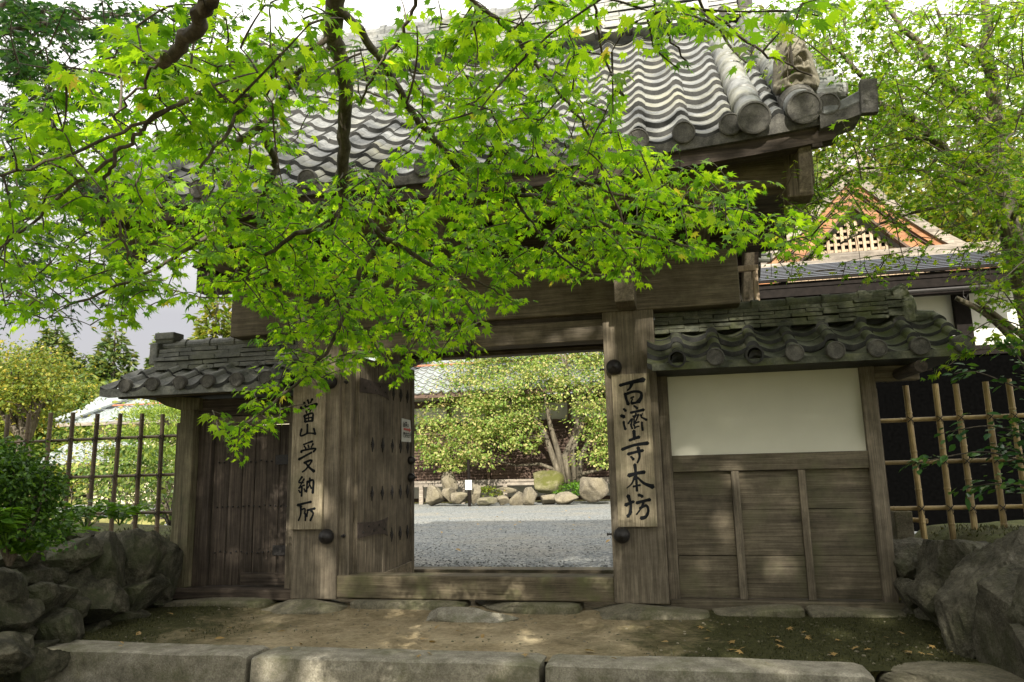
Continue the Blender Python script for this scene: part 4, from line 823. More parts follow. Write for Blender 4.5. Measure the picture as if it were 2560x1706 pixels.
def gcurve(sx, off, n=14):
    pts = []
    for t in np.linspace(0, 1, n):
        x = ax+sx*(t*3.15); z = az-off-(2.62*t-.62*t*(1-t)*-.0+.55*math.sin(math.pi*t)*.42); pts.append((x, z))
    return pts
def band(o0, o1, y0, y1, mat, name):
    m = MB()
    for sx in (1, -1):
        A = gcurve(sx, o0); B = gcurve(sx, o1); P = A+B[::-1]; m.prism(P if sx > 0 else P[::-1], 'y', y0, y1)
    return m.build(name, mat, hall)
band(-.10, .16, GY-.55, GY+3, M['veranda'], 'verge_roof'); band(.16, .34, GY-.46, GY+.1, M['copper'], 'gable_moulding'); band(.34, .40, GY-.40, GY+.1, M['lattice'], 'gable_moulding'); band(.43, .74, GY-.34, GY-.20, M['copper'], 'bargeboard'); band(.74, .81, GY-.36, GY-.18, M['lattice'], 'bargeboard_edge')
m = MB(); m.prism([(ax-2.2, 5.3), (ax+2.2, 5.3), (ax+.1, az-1.1), (ax-.1, az-1.1)], 'y', GY+.02, GY+.08); m.build('gable_back', M['darkpost'], hall)
gl = MB()
for k in range(24):
    x = ax-1.9+k*.165; h = az-1.0-abs(x-ax)*.92; gl.box((x-.035, GY-.10, 5.3), (x+.035, GY-.05, max(5.4, h)))
for k in range(14):
    z = 5.35+k*.165; hw = max(0.05, (az-1.0-z)/.92); gl.box((ax-hw, GY-.055, z-.032), (ax+hw, GY-.02, z+.032))
gl.build('gable_lattice', M['pale'], hall)
m = MB(); m.prism([(ax-.75, az-.15), (ax-.62, az+.08), (ax-.30, az+.22), (ax-.2, az+.50), (ax+.2, az+.50), (ax+.30, az+.22), (ax+.62, az+.08), (ax+.75, az-.15), (ax+.3, az-.06), (ax+.12, az-.22), (ax-.12, az-.22), (ax-.3, az-.06)][::-1], 'y', GY-.62, GY-.40); m.build('ridge_ornament', M['veranda'], hall, bevel=.02)
m = MB()
for k in range(16):
    a = k*math.pi/8; m.lathe([(.035, -.01), (.040, .01), (.02, .02), (.001, .022)], (ax+math.cos(a)*.085, GY-.62, az+.24+math.sin(a)*.085), (0, -1, 0), 8)
m.lathe([(.045, 0), (.03, .03), (.001, .032)], (ax, GY-.62, az+.24), (0, -1, 0), 10); m.build('crest', M['paper'], hall)

main = thing('temple_building', 'long temple building with brown lattice shutters and raised veranda across the courtyard', 'temple', (-6, 26, 0))
BY = 25.2
m = MB(); m.box((-16, BY, .2), (14, BY+.2, 4.6)); m.build('wall', M['white'], main)
m = MB(); m.box((-16, BY+1.0, 0), (14, BY+1.1, .9)); m.build('underfloor_boarding', M['lattice'], main)
m = MB(); m.box((-16.5, BY-1.75, .86), (14, BY+.0, .96)); m.build('veranda_floor', M['veranda'], main)
m = MB(); m.box((-16.5, BY-1.72, .72), (14, BY-1.6, .855)); m.build('veranda_beam', M['veranda'], main)
for k in range(16):
    m = MB(); x = -16.1+k*1.82; m.box((x, BY-1.74, 0), (x+.17, BY-1.585, .72)); m.build('veranda_post', M['veranda'], main)
for k in range(13):
    x = -15.2+k*1.82; mb = MB(); dk = k in (0, 1)
    mb.box((x, BY-.10, .965), (x+1.66, BY-.05, 3.25))
    pn_ = mb.build('shutter', M['darkpost'] if dk else M['lattice'], main)
    if not dk:
        sl_ = MB()
        for j in range(17): sl_.box((x+.05, BY-.15, 1.02+j*.13), (x+1.61, BY-.105, 1.085+j*.13))
        sl_.build('slats', M['lattice'], pn_)
    m = MB(); m.box((x-.15, BY-.2, .965), (x-.01, BY-.02, 4.2)); m.build('pillar', M['lattice'], main)
m = MB(); m.box((-16, BY-.18, 3.26), (14, BY-.03, 3.48)); m.build('head_beam', M['lattice'], main)
m = MB(); m.box((-16, BY-.16, 4.2), (14, BY-.02, 4.5)); m.build('head_beam', M['lattice'], main)
mb, Sm = pantiles(-13.6, 64, .42, 22.9, 4.62, 29, 8.6, 20, t=.05, sag=.12, seed=31)
rm_ = mb.build('roof_slope', [M['bluetile'], M['cap']], main)
m = MB(); m.box((-13.6, 22.95, 4.42), (13.2, 23.15, 4.62)); m.build('eave_board', M['lattice'], main)
for s in (.36, .62):
    y, z = Sm(s); m = MB(); m.tube([(-12.5, y, z+.20), (12, y, z+.20)], .045, 6); m.build('snow_guard', M['rust'], rm_)
m = MB(); m.tube([(-13.7, 22.9, 4.85), (-11.8, 24.6, 6.1), (-9.4, 27.0, 7.7), (-8.2, 28.6, 8.7)], [.22, .20, .2, .2], 10); m.tube([(-13.7, 22.85, 5.0), (-11.8, 24.6, 6.32), (-9.4, 27.0, 7.92)], .10, 8); m.build('hip_ridge', M['bluetile'], main)
m = MB(); m.box((-8.4, 28.9, 8.5), (13, 29.4, 9.3)); m.build('ridge', M['bluetile'], main)
ann = thing('annex_roof', 'blue-grey tiled annexe roof end behind the temple building, seen past the door leaf', 'annexe', (-14, 32, 0))
mb, Sa = pantiles(-22, 24, .42, 28, 5.0, 33, 8.6, 16, t=.05, seed=33); mb.build('roof_slope', [M['bluetile'], M['cap']], ann)
m = MB(); m.box((-21.5, 29.2, 0), (-12.2, 36, 5.1)); m.build('wall', M['cream'], ann)
m = MB(); m.box((-22, 32.8, 8.4), (-12, 33.3, 9.1)); m.build('ridge', M['bluetile'], ann)

lh = thing('garden_house', 'small cream house with pale tiled roof in the left garden', 'house', (-30, 30, 0))
m = MB(); m.box((-33.0, 30.6, 0), (-24, 36, 4.7)); m.build('wall', M['cream'], lh)
for x in (-33.1, -31.6, -30.0, -28.4, -26.8):
    m = MB(); m.box((x, 30.45, 0), (x+.22, 30.585, 4.5)); m.build('wall_post', M['darkpost'], lh)
m = MB(); m.box((-31.3, 30.5, 1.0), (-30.1, 30.58, 2.8)); m.build('window', M['paper'], lh)
mb, Sl = pantiles(-34.5, 26, .42, 29.2, 4.55, 34, 7.6, 14, t=.05, seed=41); rl = mb.build('roof_slope', [M['bluetile'], M['bluetile']], lh)
y, z = Sl(.33); m = MB(); m.tube([(-33.2, y, z+.2), (-24, y, z+.2)], .05, 6); m.build('snow_guard', M['rust'], rl)
m = MB(); m.box((-34.5, 29.15, 4.42), (-23.6, 29.3, 4.6)); m.build('eave_board', M['veranda'], lh)
m = MB()
for o in (0, .45, .9): m.tube([(-34.6+o, 29.2, 4.8), (-30.2+o, 34, 7.85)], .13, 8)
m.build('verge_roll', M['bluetile'], rl)
sh = thing('garden_shed', 'low grey tiled shelter roof behind the left bamboo fence', 'shed', (-27, 22, 0))
mb, _ = pantiles(-27.5, 10, .4, 20.6, 2.0, 22.6, 3.0, 6, seed=43); mb.build('roof_slope', [M['bluetile'], M['cap']], sh)
for x in (-27.1, -23.9):
    m = MB(); m.box((x, 21.2, 0), (x+.15, 21.35, 2.3)); m.build('post', M['darkpost'], sh)

# rocks round the courtyard tree
for i, (px, py, wp, hp, y, dp, mt, lab) in enumerate((
    (1088, 1240, 50, 62, 21.6, 1., 'rock', 'rounded brown rock at the left end of the garden border'), (1122, 1238, 38, 46, 21.5, .8, 'rock', 'small rock second from the left in the garden border'), (1125, 1205, 46, 70, 22.6, .8, 'rock', 'tall pale pointed rock behind the left end of the border'),
    (1152, 1245, 56, 38, 21.4, 1., 'rock', 'low pale rock beside the marker stake'), (1190, 1236, 38, 60, 21.5, .8, 'rock', 'upright brown rock right of the marker stake'), (1220, 1254, 56, 26, 21.3, .8, 'basestone', 'low dark mossy rock in the border'),
    (1258, 1253, 36, 34, 21.4, .8, 'rock', 'small squarish rock in the middle of the border'), (1292, 1248, 42, 44, 21.4, .8, 'rock', 'brown block rock left of the white cone-shaped rock'), (1325, 1241, 46, 54, 21.2, .8, 'rock', 'white cone-shaped rock at the centre of the border'),
    (1367, 1248, 46, 42, 21.4, .8, 'rock', 'brown block rock right of the white cone-shaped rock'), (1418, 1247, 64, 40, 21.3, 1., 'rock', 'wide flat-topped rock left of the biggest boulder'), (1489, 1218, 84, 92, 21.6, 1.4, 'rock', 'biggest pale boulder, standing by the right gate post'),
    (1362, 1208, 96, 74, 23.2, 1.8, 'mossrock', 'large moss-covered boulder under the courtyard tree'), (1205, 1222, 44, 18, 22.8, .6, 'rock', 'flat rock lying behind the border, left of centre'), (1265, 1226, 56, 22, 22.8, .8, 'rock', 'flat pale rock lying behind the border, right of centre'))):
    rock_px('rock', px, py, wp*1.02, hp*.86, y, dp, 300+i*3, M[mt], label=lab, group='rocks of the courtyard garden border', sub=ICO3, cuts=8, rough=.06, boxy=.2)
p = atY(1174, 1262, 20.9); st = thing('marker_stake', 'thin dark stake with a small white tag in front of the rocks', 'stake', (p.x, p.y, 0))
m = MB(); m.tube([(p.x, p.y, -.02), (p.x-.03, p.y, 1.75)], .06, 8); m.build('stake', M['darkpost'], st)
m = MB(); m.box((p.x-.14, p.y-.09, .62), (p.x+.12, p.y-.065, .98), rx=.03); m.build('tag', M['paper'], st)

# ------------------------------------------------------------------ foliage
def rdirs(n):
    v = rng.normal(size=(n, 3)); return unit(v)
def leaf_cloud(name, lobes, n, size, mat, parent, tmpl=DIAM, clumps=40, spread=.22, up=.6, hang=.3, shell=.72, avoid=None):
    """leaves in clumps that sit near the surface of ellipsoid lobes: gaps and darker hollows between the clumps"""
    vol = np.array([l[1][0]*l[1][1]*l[1][2] for l in lobes])**.67; vol /= vol.sum(); P = []; O = []
    for (c, r), f in zip(lobes, vol):
        k = max(3, int(clumps*f*len(lobes)/max(1, len(lobes)**.35))); d = rdirs(k); d[:, 2] = np.where(d[:, 2] < -.55, -d[:, 2], d[:, 2])
        cc = d*np.array(r)*rng.uniform(shell, 1.08, (k, 1)); m_ = int(n*f); idx = rng.integers(0, k, m_)
        sz = rng.uniform(.5, 1.4, k)[idx][:, None]
        q = cc[idx]+rng.normal(size=(m_, 3))*np.array(r)*spread*sz*np.array([1, 1, .62]); P.append(q+np.array(c)); O.append(unit(q/np.array(r)))
    P = np.concatenate(P); O = np.concatenate(O)
    if avoid is not None: k = ~avoid(P); P, O = P[k], O[k]
    m_ = len(P); tip = unit(O*np.array([1, 1, .3])+rng.normal(size=(m_, 3))*.7+np.array([0, 0, -hang])); nr = unit(O*.5+np.array([0, 0, up])+rng.normal(size=(m_, 3))*.45)
    X, T, Z = frames(tip, nr); return instmesh(name, tmpl[0], tmpl[1], P, X, T, Z, size*rng.uniform(.65, 1.25, m_), mat, parent)
def limbs(mb, base, targets, r0, bend=.15, n=7, split=.35):
    base = Vector(base)
    for t in targets:
        t = Vector(t); d = t-base; pts = []; rr = []
        off = Vector((random.uniform(-1, 1), random.uniform(-1, 1), random.uniform(-.2, .6)))*d.length*bend
        for i in range(n):
            s = i/(n-1); pts.append(base+d*s+off*math.sin(math.pi*s)+Vector((0, 0, d.length*.06*math.sin(math.pi*s)))); rr.append(r0*(1-s)**.8*.85+r0*.12)
        mb.tube(pts, rr, 7)
def broad_tree(name, label, cat, base, h, lobes, n, size, mat, trunk_r=.2, bark='bark', group=None, trunk_h=.35, **k):
    t = thing(name, label, cat, base, group); b = Vector(base); mb = MB(); fork = b+Vector((0, 0, h*trunk_h))
    mb.tube([b+Vector((0, 0, -.15)), b.lerp(fork, .5)+Vector((random.uniform(-.1, .1), random.uniform(-.1, .1), 0)), fork], [trunk_r*1.25, trunk_r, trunk_r*.85], 10)
    L = [(b+Vector(c), r) for c, r in lobes]; limbs(mb, fork, [c for c, r in L], trunk_r*.6)
    for c, r in L: limbs(mb, fork.lerp(c, .6), [c+Vector(d*np.array(r)*.8) for d in rdirs(4)], trunk_r*.25, n=5)
    mb.build('trunk', M[bark], t, smooth=True); leaf_cloud('crown', [(np.array(c), r) for c, r in L], n, size, M[mat], t, **k); return t
def auto_lobes(h, rad, k, zlo=.35, flat=1.):
    out = []
    for i in range(k):
        a = i*2.4+random.uniform(-.3, .3); zz = zlo+(.95-zlo)*((i+.5)/k); rr = rad*math.sin(math.pi*min(.97, .18+.80*(zz-zlo)/(1-zlo)))**.6*random.uniform(.45, .75)
        out.append(((math.cos(a)*rr, math.sin(a)*rr, h*zz), (rad*random.uniform(.45, .62),)*2+(rad*random.uniform(.30, .42)*flat,)))
    return out
def conifer(label, base, h, rad, n, size, mat, group=None, top=.06):
    t = thing('conifer_tree', label, 'tree', base, group); b = np.array(base); mb = MB()
    mb.tube([base, (base[0], base[1], base[2]+h*.98)], [rad*.09, .03], 8); k = int(150)
    n = int(n*2.4); k = 280; zz = np.sort(rng.uniform(top, .98, k)); prof = rad*(np.clip(1-zz, 0, 1)**.75)*rng.uniform(.72, 1.1, k)+.12; az_ = rng.uniform(0, 2*np.pi, k)
    for q in range(0, k, 4):
        e = b+np.array([math.cos(az_[q])*prof[q]*.8, math.sin(az_[q])*prof[q]*.8, h*zz[q]-prof[q]*.10]); mb.tube([tuple(b+np.array([0, 0, h*zz[q]])), tuple(e)], [.05, .015], 4)
    mb.build('trunk', M['bark'], t)
    wgt = prof*prof+.02; wgt /= wgt.sum(); i = rng.choice(k, n, p=wgt); s = rng.uniform(.25, 1.05, n)**.6
    aa = az_[i]+rng.normal(size=n)*.22; R_ = prof[i]*s
    P = np.stack([np.cos(aa)*R_, np.sin(aa)*R_, h*zz[i]-R_*.16+rng.normal(size=n)*rad*.045], 1)+b
    O = np.stack([np.cos(aa), np.sin(aa), np.zeros(n)], 1); tip = unit(O+rng.normal(size=(n, 3))*.45+np.array([0, 0, -.15])); nr = unit(O*.35+np.array([0, 0, .8])+rng.normal(size=(n, 3))*.4)
    X, T, Z = frames(tip, nr); instmesh('crown', DIAM[0], DIAM[1], P, X, T, Z, size*rng.uniform(.6, 1.3, n), M[mat], t); return t
def gp(px, py, y): p = atY(px, py, y); return (p.x, p.y, 0)

# garden trees at the left
for px, top, y, rad, n_, sz, mt, lab in ((140, 800, 62, 6.0, 9000, .75, 'conifer', 'tall pointed dark cypress rising behind the golden maple, far left'), (290, 815, 60, 6.5, 9000, .75, 'conifer', 'broad rounded conifer behind the garden house roof'), (402, 828, 62, 3.6, 5000, .6, 'conifer', 'small conifer top peeping over the side door roof ridge'), (545, 705, 34, 3.4, 7000, .42, 'gold', 'pale yellow-green pine beside the gate roof corner, behind the wing roof'), (20, 870, 72, 7, 6000, .9, 'conifer', 'distant conifer at the far left edge behind the golden maple'), (650, 770, 60, 6, 6000, .8, 'gold', 'sunlit conifer hidden mostly by the gate, above the side door roof'), (215, 880, 66, 6, 6000, .8, 'conifer', 'lower conifer between the pointed cypress and the rounded conifer')):
    p = atY(px, top, y); conifer(lab, (p.x, y, 0), p.z, rad, n_, sz, mt, top=.12)
gb = atY(62, 1100, 11.5)
broad_tree('maple_tree', 'golden-green maple with thick dark trunk behind the left bamboo fence', 'tree', (gb.x, gb.y, 0), 6.6, [((-.6, 0, 4.5), (1.3, 1.3, .75)), ((.35, .5, 4.15), (1.1, 1.2, .6)), ((-1.5, -.5, 3.8), (1.3, 1.3, .6)), ((.35, -.2, 3.55), (.9, .9, .4)), ((-.7, .3, 3.2), (1.1, 1.2, .45))], 9500, .12, 'gold', .22, trunk_h=.36, clumps=70, spread=.36)
for i, (px, y, h, rad, mt, lab) in enumerate(((250, 46, 8.0, 4.6, 'midgreen', 'mid-green bushy tree between golden maple and rounded conifer'), (330, 44, 8.0, 4.2, 'midgreen', 'soft green tree just behind the garden house'), (120, 50, 9.5, 5, 'conifer', 'dark bushy tree behind the golden maple'), (470, 40, 8.5, 4, 'gold', 'yellow-green tree behind the side door wing roof'), (-40, 40, 10, 4.5, 'gold', 'yellowish tree at the left edge of the garden'))):
    p = gp(px, 1000, y); broad_tree('garden_tree', lab, 'tree', p, h, auto_lobes(h, rad, 8), 6500, .55, mt, .35, clumps=90, spread=.22)
# cloud-pruned pine
pp = gp(405, 1200, 14.5); pt = thing('cloud_pine', 'cloud-pruned pine with flat needle pads behind the left fence', 'pine tree', pp); mb = MB()
pads = [((0, 0, 3.75), (1.15, 1., .30)), ((-.55, -.2, 3.05), (1.0, .9, .28)), ((.75, .1, 2.95), (1.0, .9, .28)), ((-.9, 0, 2.35), (1.05, .9, .26)), ((.5, -.2, 2.2), (1.2, .9, .28)), ((-1.4, .1, 1.55), (.9, .8, .24)), ((.2, -.3, 1.45), (1.1, .9, .26)), ((1.3, .2, 1.6), (.9, .9, .26))]
tp = [(pp[0]+.1, pp[1], -.1), (pp[0]+.3, pp[1], .9), (pp[0]-.1, pp[1], 1.8), (pp[0]+.15, pp[1], 2.8), (pp[0], pp[1], 3.2)]; mb.tube(tp, [.17, .14, .12, .09, .05], 9)
pads = [((c[0]*.85, c[1], c[2]*.86), r) for c, r in pads]
for c, r in pads: mb.tube([(pp[0], pp[1], c[2]-.25), (pp[0]+c[0]*.5, pp[1]+c[1]*.5, c[2]-.10), (pp[0]+c[0], pp[1]+c[1], c[2]-.08)], [.06, .05, .02], 6)
mb.build('trunk', M['bark'], pt); leaf_cloud('needle_pads', [(np.array(pp)+np.array(c), r) for c, r in pads], 15000, .16, M['pine'], pt, tmpl=NEED, clumps=120, spread=.28, up=.2, hang=-.8, shell=.5)
# shrubs behind the fence
for i, (px, py, y, h, rad, mt, lab, n, sz) in enumerate(((255, 1160, 13, 2.6, 1.3, 'yellow', 'airy yellow-leaved shrub behind the left fence', 1300, .12), (345, 1250, 8.5, 1.9, 1.1, 'midgreen', 'leafy green shrub close behind the left fence', 1500, .14), (430, 1290, 5.5, 1.35, .75, 'midgreen', 'thin-stemmed shrub with narrow leaves beside the side door wing', 520, .13), (300, 1215, 26, 3.0, 2.2, 'midgreen', 'round green shrub in front of the garden house', 2500, .22), (180, 1215, 30, 3.4, 2.6, 'gold', 'golden shrub left of the garden house', 1600, .22), (470, 1200, 20, 5.2, 2.4, 'yellow', 'yellow-tinged tree half hidden by the side door wing', 3000, .2))):
    p = gp(px, py, y); broad_tree('shrub', lab, 'shrub', p, h, auto_lobes(h, rad, 6, .25, 1.2), n, sz, mt, .04, clumps=45, spread=.34, trunk_h=.2)
# clipped azalea on the left bank
p = atD(25, 1205, 5.6); az = thing('azalea_bush', 'rounded dark green clipped azalea on the left bank', 'bush', (p.x, p.y, .5)); mb = MB(); limbs(mb, (p.x, p.y+.05, p.z-.5), [tuple(np.array(p)+d*.25) for d in rdirs(9)], .018); mb.build('stems', M['bark'], az)
leaf_cloud('foliage', [(np.array((p.x-.12, p.y, p.z-.02)), (.34, .36, .28)), (np.array((p.x+.02, p.y, p.z-.10)), (.24, .32, .22)), (np.array((p.x-.34, p.y+.1, p.z-.05)), (.34, .34, .30)), (np.array((p.x-.05, p.y+.05, p.z-.28)), (.34, .34, .2))], 12000, .036, M['bush'], az, tmpl=DIAM, clumps=170, spread=.16, shell=.6)
# low plants on the bank
def small_plant(name, label, cat, c, n, size, mat, rad, h, tmpl=OVAL, group=None):
    t = thing(name, label, cat, c, group); mb = MB(); P = []; T = []
    for k in range(n):
        a = random.uniform(0, 6.28); d = random.uniform(.2, 1)*rad; tip = Vector((math.cos(a)*d, math.sin(a)*d, h*random.uniform(.5, 1))); mb.tube([c, Vector(c)+tip*.55+Vector((0, 0, h*.25)), Vector(c)+tip], [.004, .003, .002], 4)
        for s in np.linspace(.3, 1, 8):
            q = Vector(c)+tip*s+Vector((0, 0, h*.2*math.sin(math.pi*s)));
            for sd in (-1, 1): P.append(q); T.append(Vector((-math.sin(a)*sd+math.cos(a)*.6, math.cos(a)*sd+math.sin(a)*.6, random.uniform(-.3, .2))))
    mb.build('stems', M['bush'], t); P = np.array(P); T = np.array(T); X, Y_, Z = frames(T, np.array([0, 0, 1.])+rng.normal(size=T.shape)*.35); instmesh('leaves', tmpl[0], tmpl[1], P, X, Y_, Z, size*rng.uniform(.6, 1.2, len(P)), M[mat], t)
for i, (px, py, d, rad, h, lab) in enumerate(((150, 1330, 6.0, .28, .18, 'bright fern spilling over the left stone wall'), (70, 1370, 5.6, .22, .16, 'small fern at the left wall edge under the azalea'), (215, 1300, 6.8, .34, .24, 'tall fern tuft at the foot of the brown bamboo fence'), (110, 1290, 6.4, .3, .22, 'fern tuft between azalea and brown bamboo fence'), (300, 1290, 7.2, .26, .20, 'low fern near the wing post behind the wall top'), (20, 1330, 5.4, .28, .25, 'fern below the azalea at the left edge'))):
    p = atD(px, py, d); small_plant('fern', lab, 'fern', (p.x, p.y, max(.3, p.z-.08)), 11, .085, 'fern', rad, h, OVAL, 'ferns on the left bank')

# the spreading tree in the courtyard
cb = (atY(1418, 1215, 23.5)); cb = (cb.x, cb.y, .25); ct_ = thing('courtyard_tree', 'spreading yellow-green tree with several mossy stems in the courtyard', 'tree', cb); mb = MB()
def pxw(px, py, y): return atY(px, py, y)
stems = [((1405, 1205), (1385, 1150), (1360, 1080), (1330, 1035), (1280, 1010), (1230, 990)), ((1412, 1208), (1395, 1130), (1375, 1060), (1365, 1000), (1350, 940)), ((1425, 1210), (1412, 1140), (1440, 1080), (1450, 1010), (1420, 950), (1400, 880)), ((1438, 1212), (1432, 1130), (1455, 1060), (1470, 990), (1480, 940)), ((1448, 1212), (1450, 1150), (1490, 1060), (1510, 1000)), ((1400, 1180), (1350, 1160), (1290, 1165), (1240, 1150)), ((1360, 1090), (1300, 1100), (1230, 1110), (1160, 1120)), ((1455, 1185), (1500, 1175), (1560, 1150)), ((1420, 960), (1415, 900), (1405, 860)), ((1330, 1035), (1270, 1060), (1190, 1080), (1120, 1095))]
for i, s in enumerate(stems):
    pts = [pxw(a, b, 23.5+random.uniform(-.3, .3)*j*.5) for j, (a, b) in enumerate(s)]; r = .15 if i < 5 else .085; mb.tube(pts, [r*(1-.72*j/(len(pts)-1)) for j in range(len(pts))], 9)
mb.build('trunk', M['barkpale'], ct_, smooth=True)
lob = []
for px, py, rx_, rz_, dy in ((1150, 1000, 100, 70, 0), (1090, 1075, 85, 60, -.6), (1055, 1120, 60, 45, -.4), (1200, 930, 110, 80, .2), (1290, 890, 110, 80, .5), (1400, 880, 110, 80, .6), (1480, 890, 90, 75, .2), (1420, 975, 80, 62, -.9), (1510, 960, 80, 60, -.5), (1260, 1000, 95, 70, -.8), (1170, 1110, 95, 50, -1.), (1240, 1090, 75, 50, -1.2), (1300, 1115, 50, 40, -1.2), (1500, 1080, 62, 62, -1.1), (1540, 1120, 60, 48, -.8), (1250, 850, 100, 60, 1.), (1125, 1170, 40, 26, -1.1), (1540, 850, 90, 60, .8), (1340, 950, 80, 60, -1.0), (1600, 1000, 90, 80, 0), (1320, 1020, 60, 45, -.4), (1210, 1040, 80, 60, -.9), (1185, 1150, 75, 36, -1.2), (1100, 1150, 55, 34, -.9), (1500, 1150, 62, 36, -1.3), (1290, 1065, 70, 45, -1.0), (1470, 1030, 60, 45, -1.4)):
    c = pxw(px, py, 23.5+dy); s = 30/1850; lob.append((np.array(c), (rx_*s, rx_*s*.7, rz_*s)))
leaf_cloud('crown', lob, 33000, .135, M['yellow'], ct_, tmpl=DIAM, clumps=300, spread=.165, shell=.30, up=.5, hang=.45)
gcv = thing('ground_cover', 'patch of bright green plants at the foot of the courtyard tree', 'plants', (cb[0]+.6, cb[1]-.8, 0)); c = atY(1445, 1228, 22.4); leaf_cloud('leaves', [(np.array(c), (.8, .5, .30))], 1500, .09, M['fern'], gcv, clumps=40)
gcv.children[0].name = 'leaves'
c = atY(1215, 1233, 22.2); g2 = thing('ground_cover', 'yellowish tuft of small plants between rocks, left of the white cone-shaped rock', 'plants', (c.x, c.y, 0)); leaf_cloud('leaves', [(np.array(c), (.55, .4, .22))], 700, .09, M['gold'], g2, clumps=25)
# sunlit trees behind the temple building and the hall
for i, (px, y, h, rad, mt, lab) in enumerate(((1080, 44, 14, 6, 'gold', 'golden tree behind the temple roof, left in the gateway'), (1300, 46, 15, 7, 'midgreen', 'green tree behind the temple roof, middle of the gateway'), (1520, 46, 15, 7, 'gold', 'golden tree behind the temple roof, right in the gateway'))):
    p = gp(px, 1000, y); broad_tree('background_tree', lab, 'tree', p, h, auto_lobes(h, rad, 8), 4500, .6, mt, .4, clumps=80)
for i, (px, y, h, rad, mt, lab) in enumerate(((1960, 24, 13.5, 4.2, 'midgreen', 'tree with sky gaps left of the copper gable, behind the gate eave'), (2080, 30, 18, 5.0, 'gold', 'tall sunlit tree behind the gable top'), (2300, 27, 12.5, 5.0, 'gold', 'sunlit golden tree right of the copper gable'), (2480, 25, 13, 4.5, 'gold', 'sunlit yellow tree behind the right maple trunk'), (2200, 34, 22, 6, 'midgreen', 'high green tree behind the copper gable'), (2420, 36, 23, 6.0, 'midgreen', 'highest green tree at the upper right background'), (2640, 28, 17, 5, 'midgreen', 'green background tree at the far right edge'))):
    p = gp(px, 700, y); broad_tree('background_tree', lab, 'tree', p, h, auto_lobes(h, rad, 9, .4), 6000, .36, mt, .3, clumps=120, spread=.2)

# ------------------------------------------------------------------ maples hanging into the view
CELL = 64.
MAIN = """
......445253555778888888855577777...............
....475235777777799999333544332.................
..3556688887777779999994422221..................
.4446688888654557999999991......................
466668888742124489999999 2......................
666677777663112338888888853.....................
6666665577631123399999999765....................
6666444668875577999999999986443.................
6665555777899999999999999997765332..............
666555678899999999999999999655442...............
666666643569999999977776663
552255544569999999752
33013211115999999752
..........399987752
..........2775151
.........2661
........366
........14
""".strip('\n').split('\n')
# one character per 58.8-unit column of the 2353-wide preview, so 64 px of the photograph
TOPLEFT = ["99887655420", "9987765420", "987654310", "876432100", "7654320", "654320", "55432", "4443", "3332", "444321", "555432", "44432", "222"]
RIGHTM = {0: (28, "1358889999999"), 1: (29, "36799999999"), 2: (30, "5899988799"), 3: (30, "588999877888"), 4: (31, "588988777"), 5: (32, "57899888"), 6: (31, "477899999"), 7: (30, "46777666799999"), 8: (30, "5664334688899"), 9: (30, "43222223456888"), 10: (30, "21122323456"), 11: (38, "445")}
def grid_density(rows):
    G = np.zeros((30, 48))
    if isinstance(rows, dict):
        for r_, (c0, s) in rows.items():
            for c_, ch in enumerate(s): G[r_, c0+c_] = int(ch) if ch.isdigit() else 0
    else:
        for r_, s in enumerate(rows):
            for c_, ch in enumerate(s): G[r_, c_] = int(ch) if ch.isdigit() else 0
    return G
def gsample(G, px, py):
    x = np.clip(np.asarray(px)/CELL-.5, 0, 46.9); y = np.clip(np.asarray(py)/CELL-.5, 0, 28.9); i = x.astype(int); j = y.astype(int); a = x-i; b = y-j
    return (G[j, i]*(1-a)+G[j, i+1]*a)*(1-b)+(G[j+1, i]*(1-a)+G[j+1, i+1]*a)*b
def smooth_path(P, R_, sub=5):
    Q = []; RR = []
    for i in range(len(P)-1):
        a, b = P[i], P[i+1]; pa = P[i-1] if i else a; pb = P[i+2] if i+2 < len(P) else b
        for t in np.linspace(0, 1, sub, endpoint=False):
            t = float(t); Q.append(.5*((2*a)+(b-pa)*t+(2*pa-5*a+4*b-pb)*t*t+(3*a-pa-3*b+pb)*t**3)); RR.append(R_[i]*(1-t)+R_[i+1]*t)
    return Q+[P[-1]], RR+[R_[-1]]
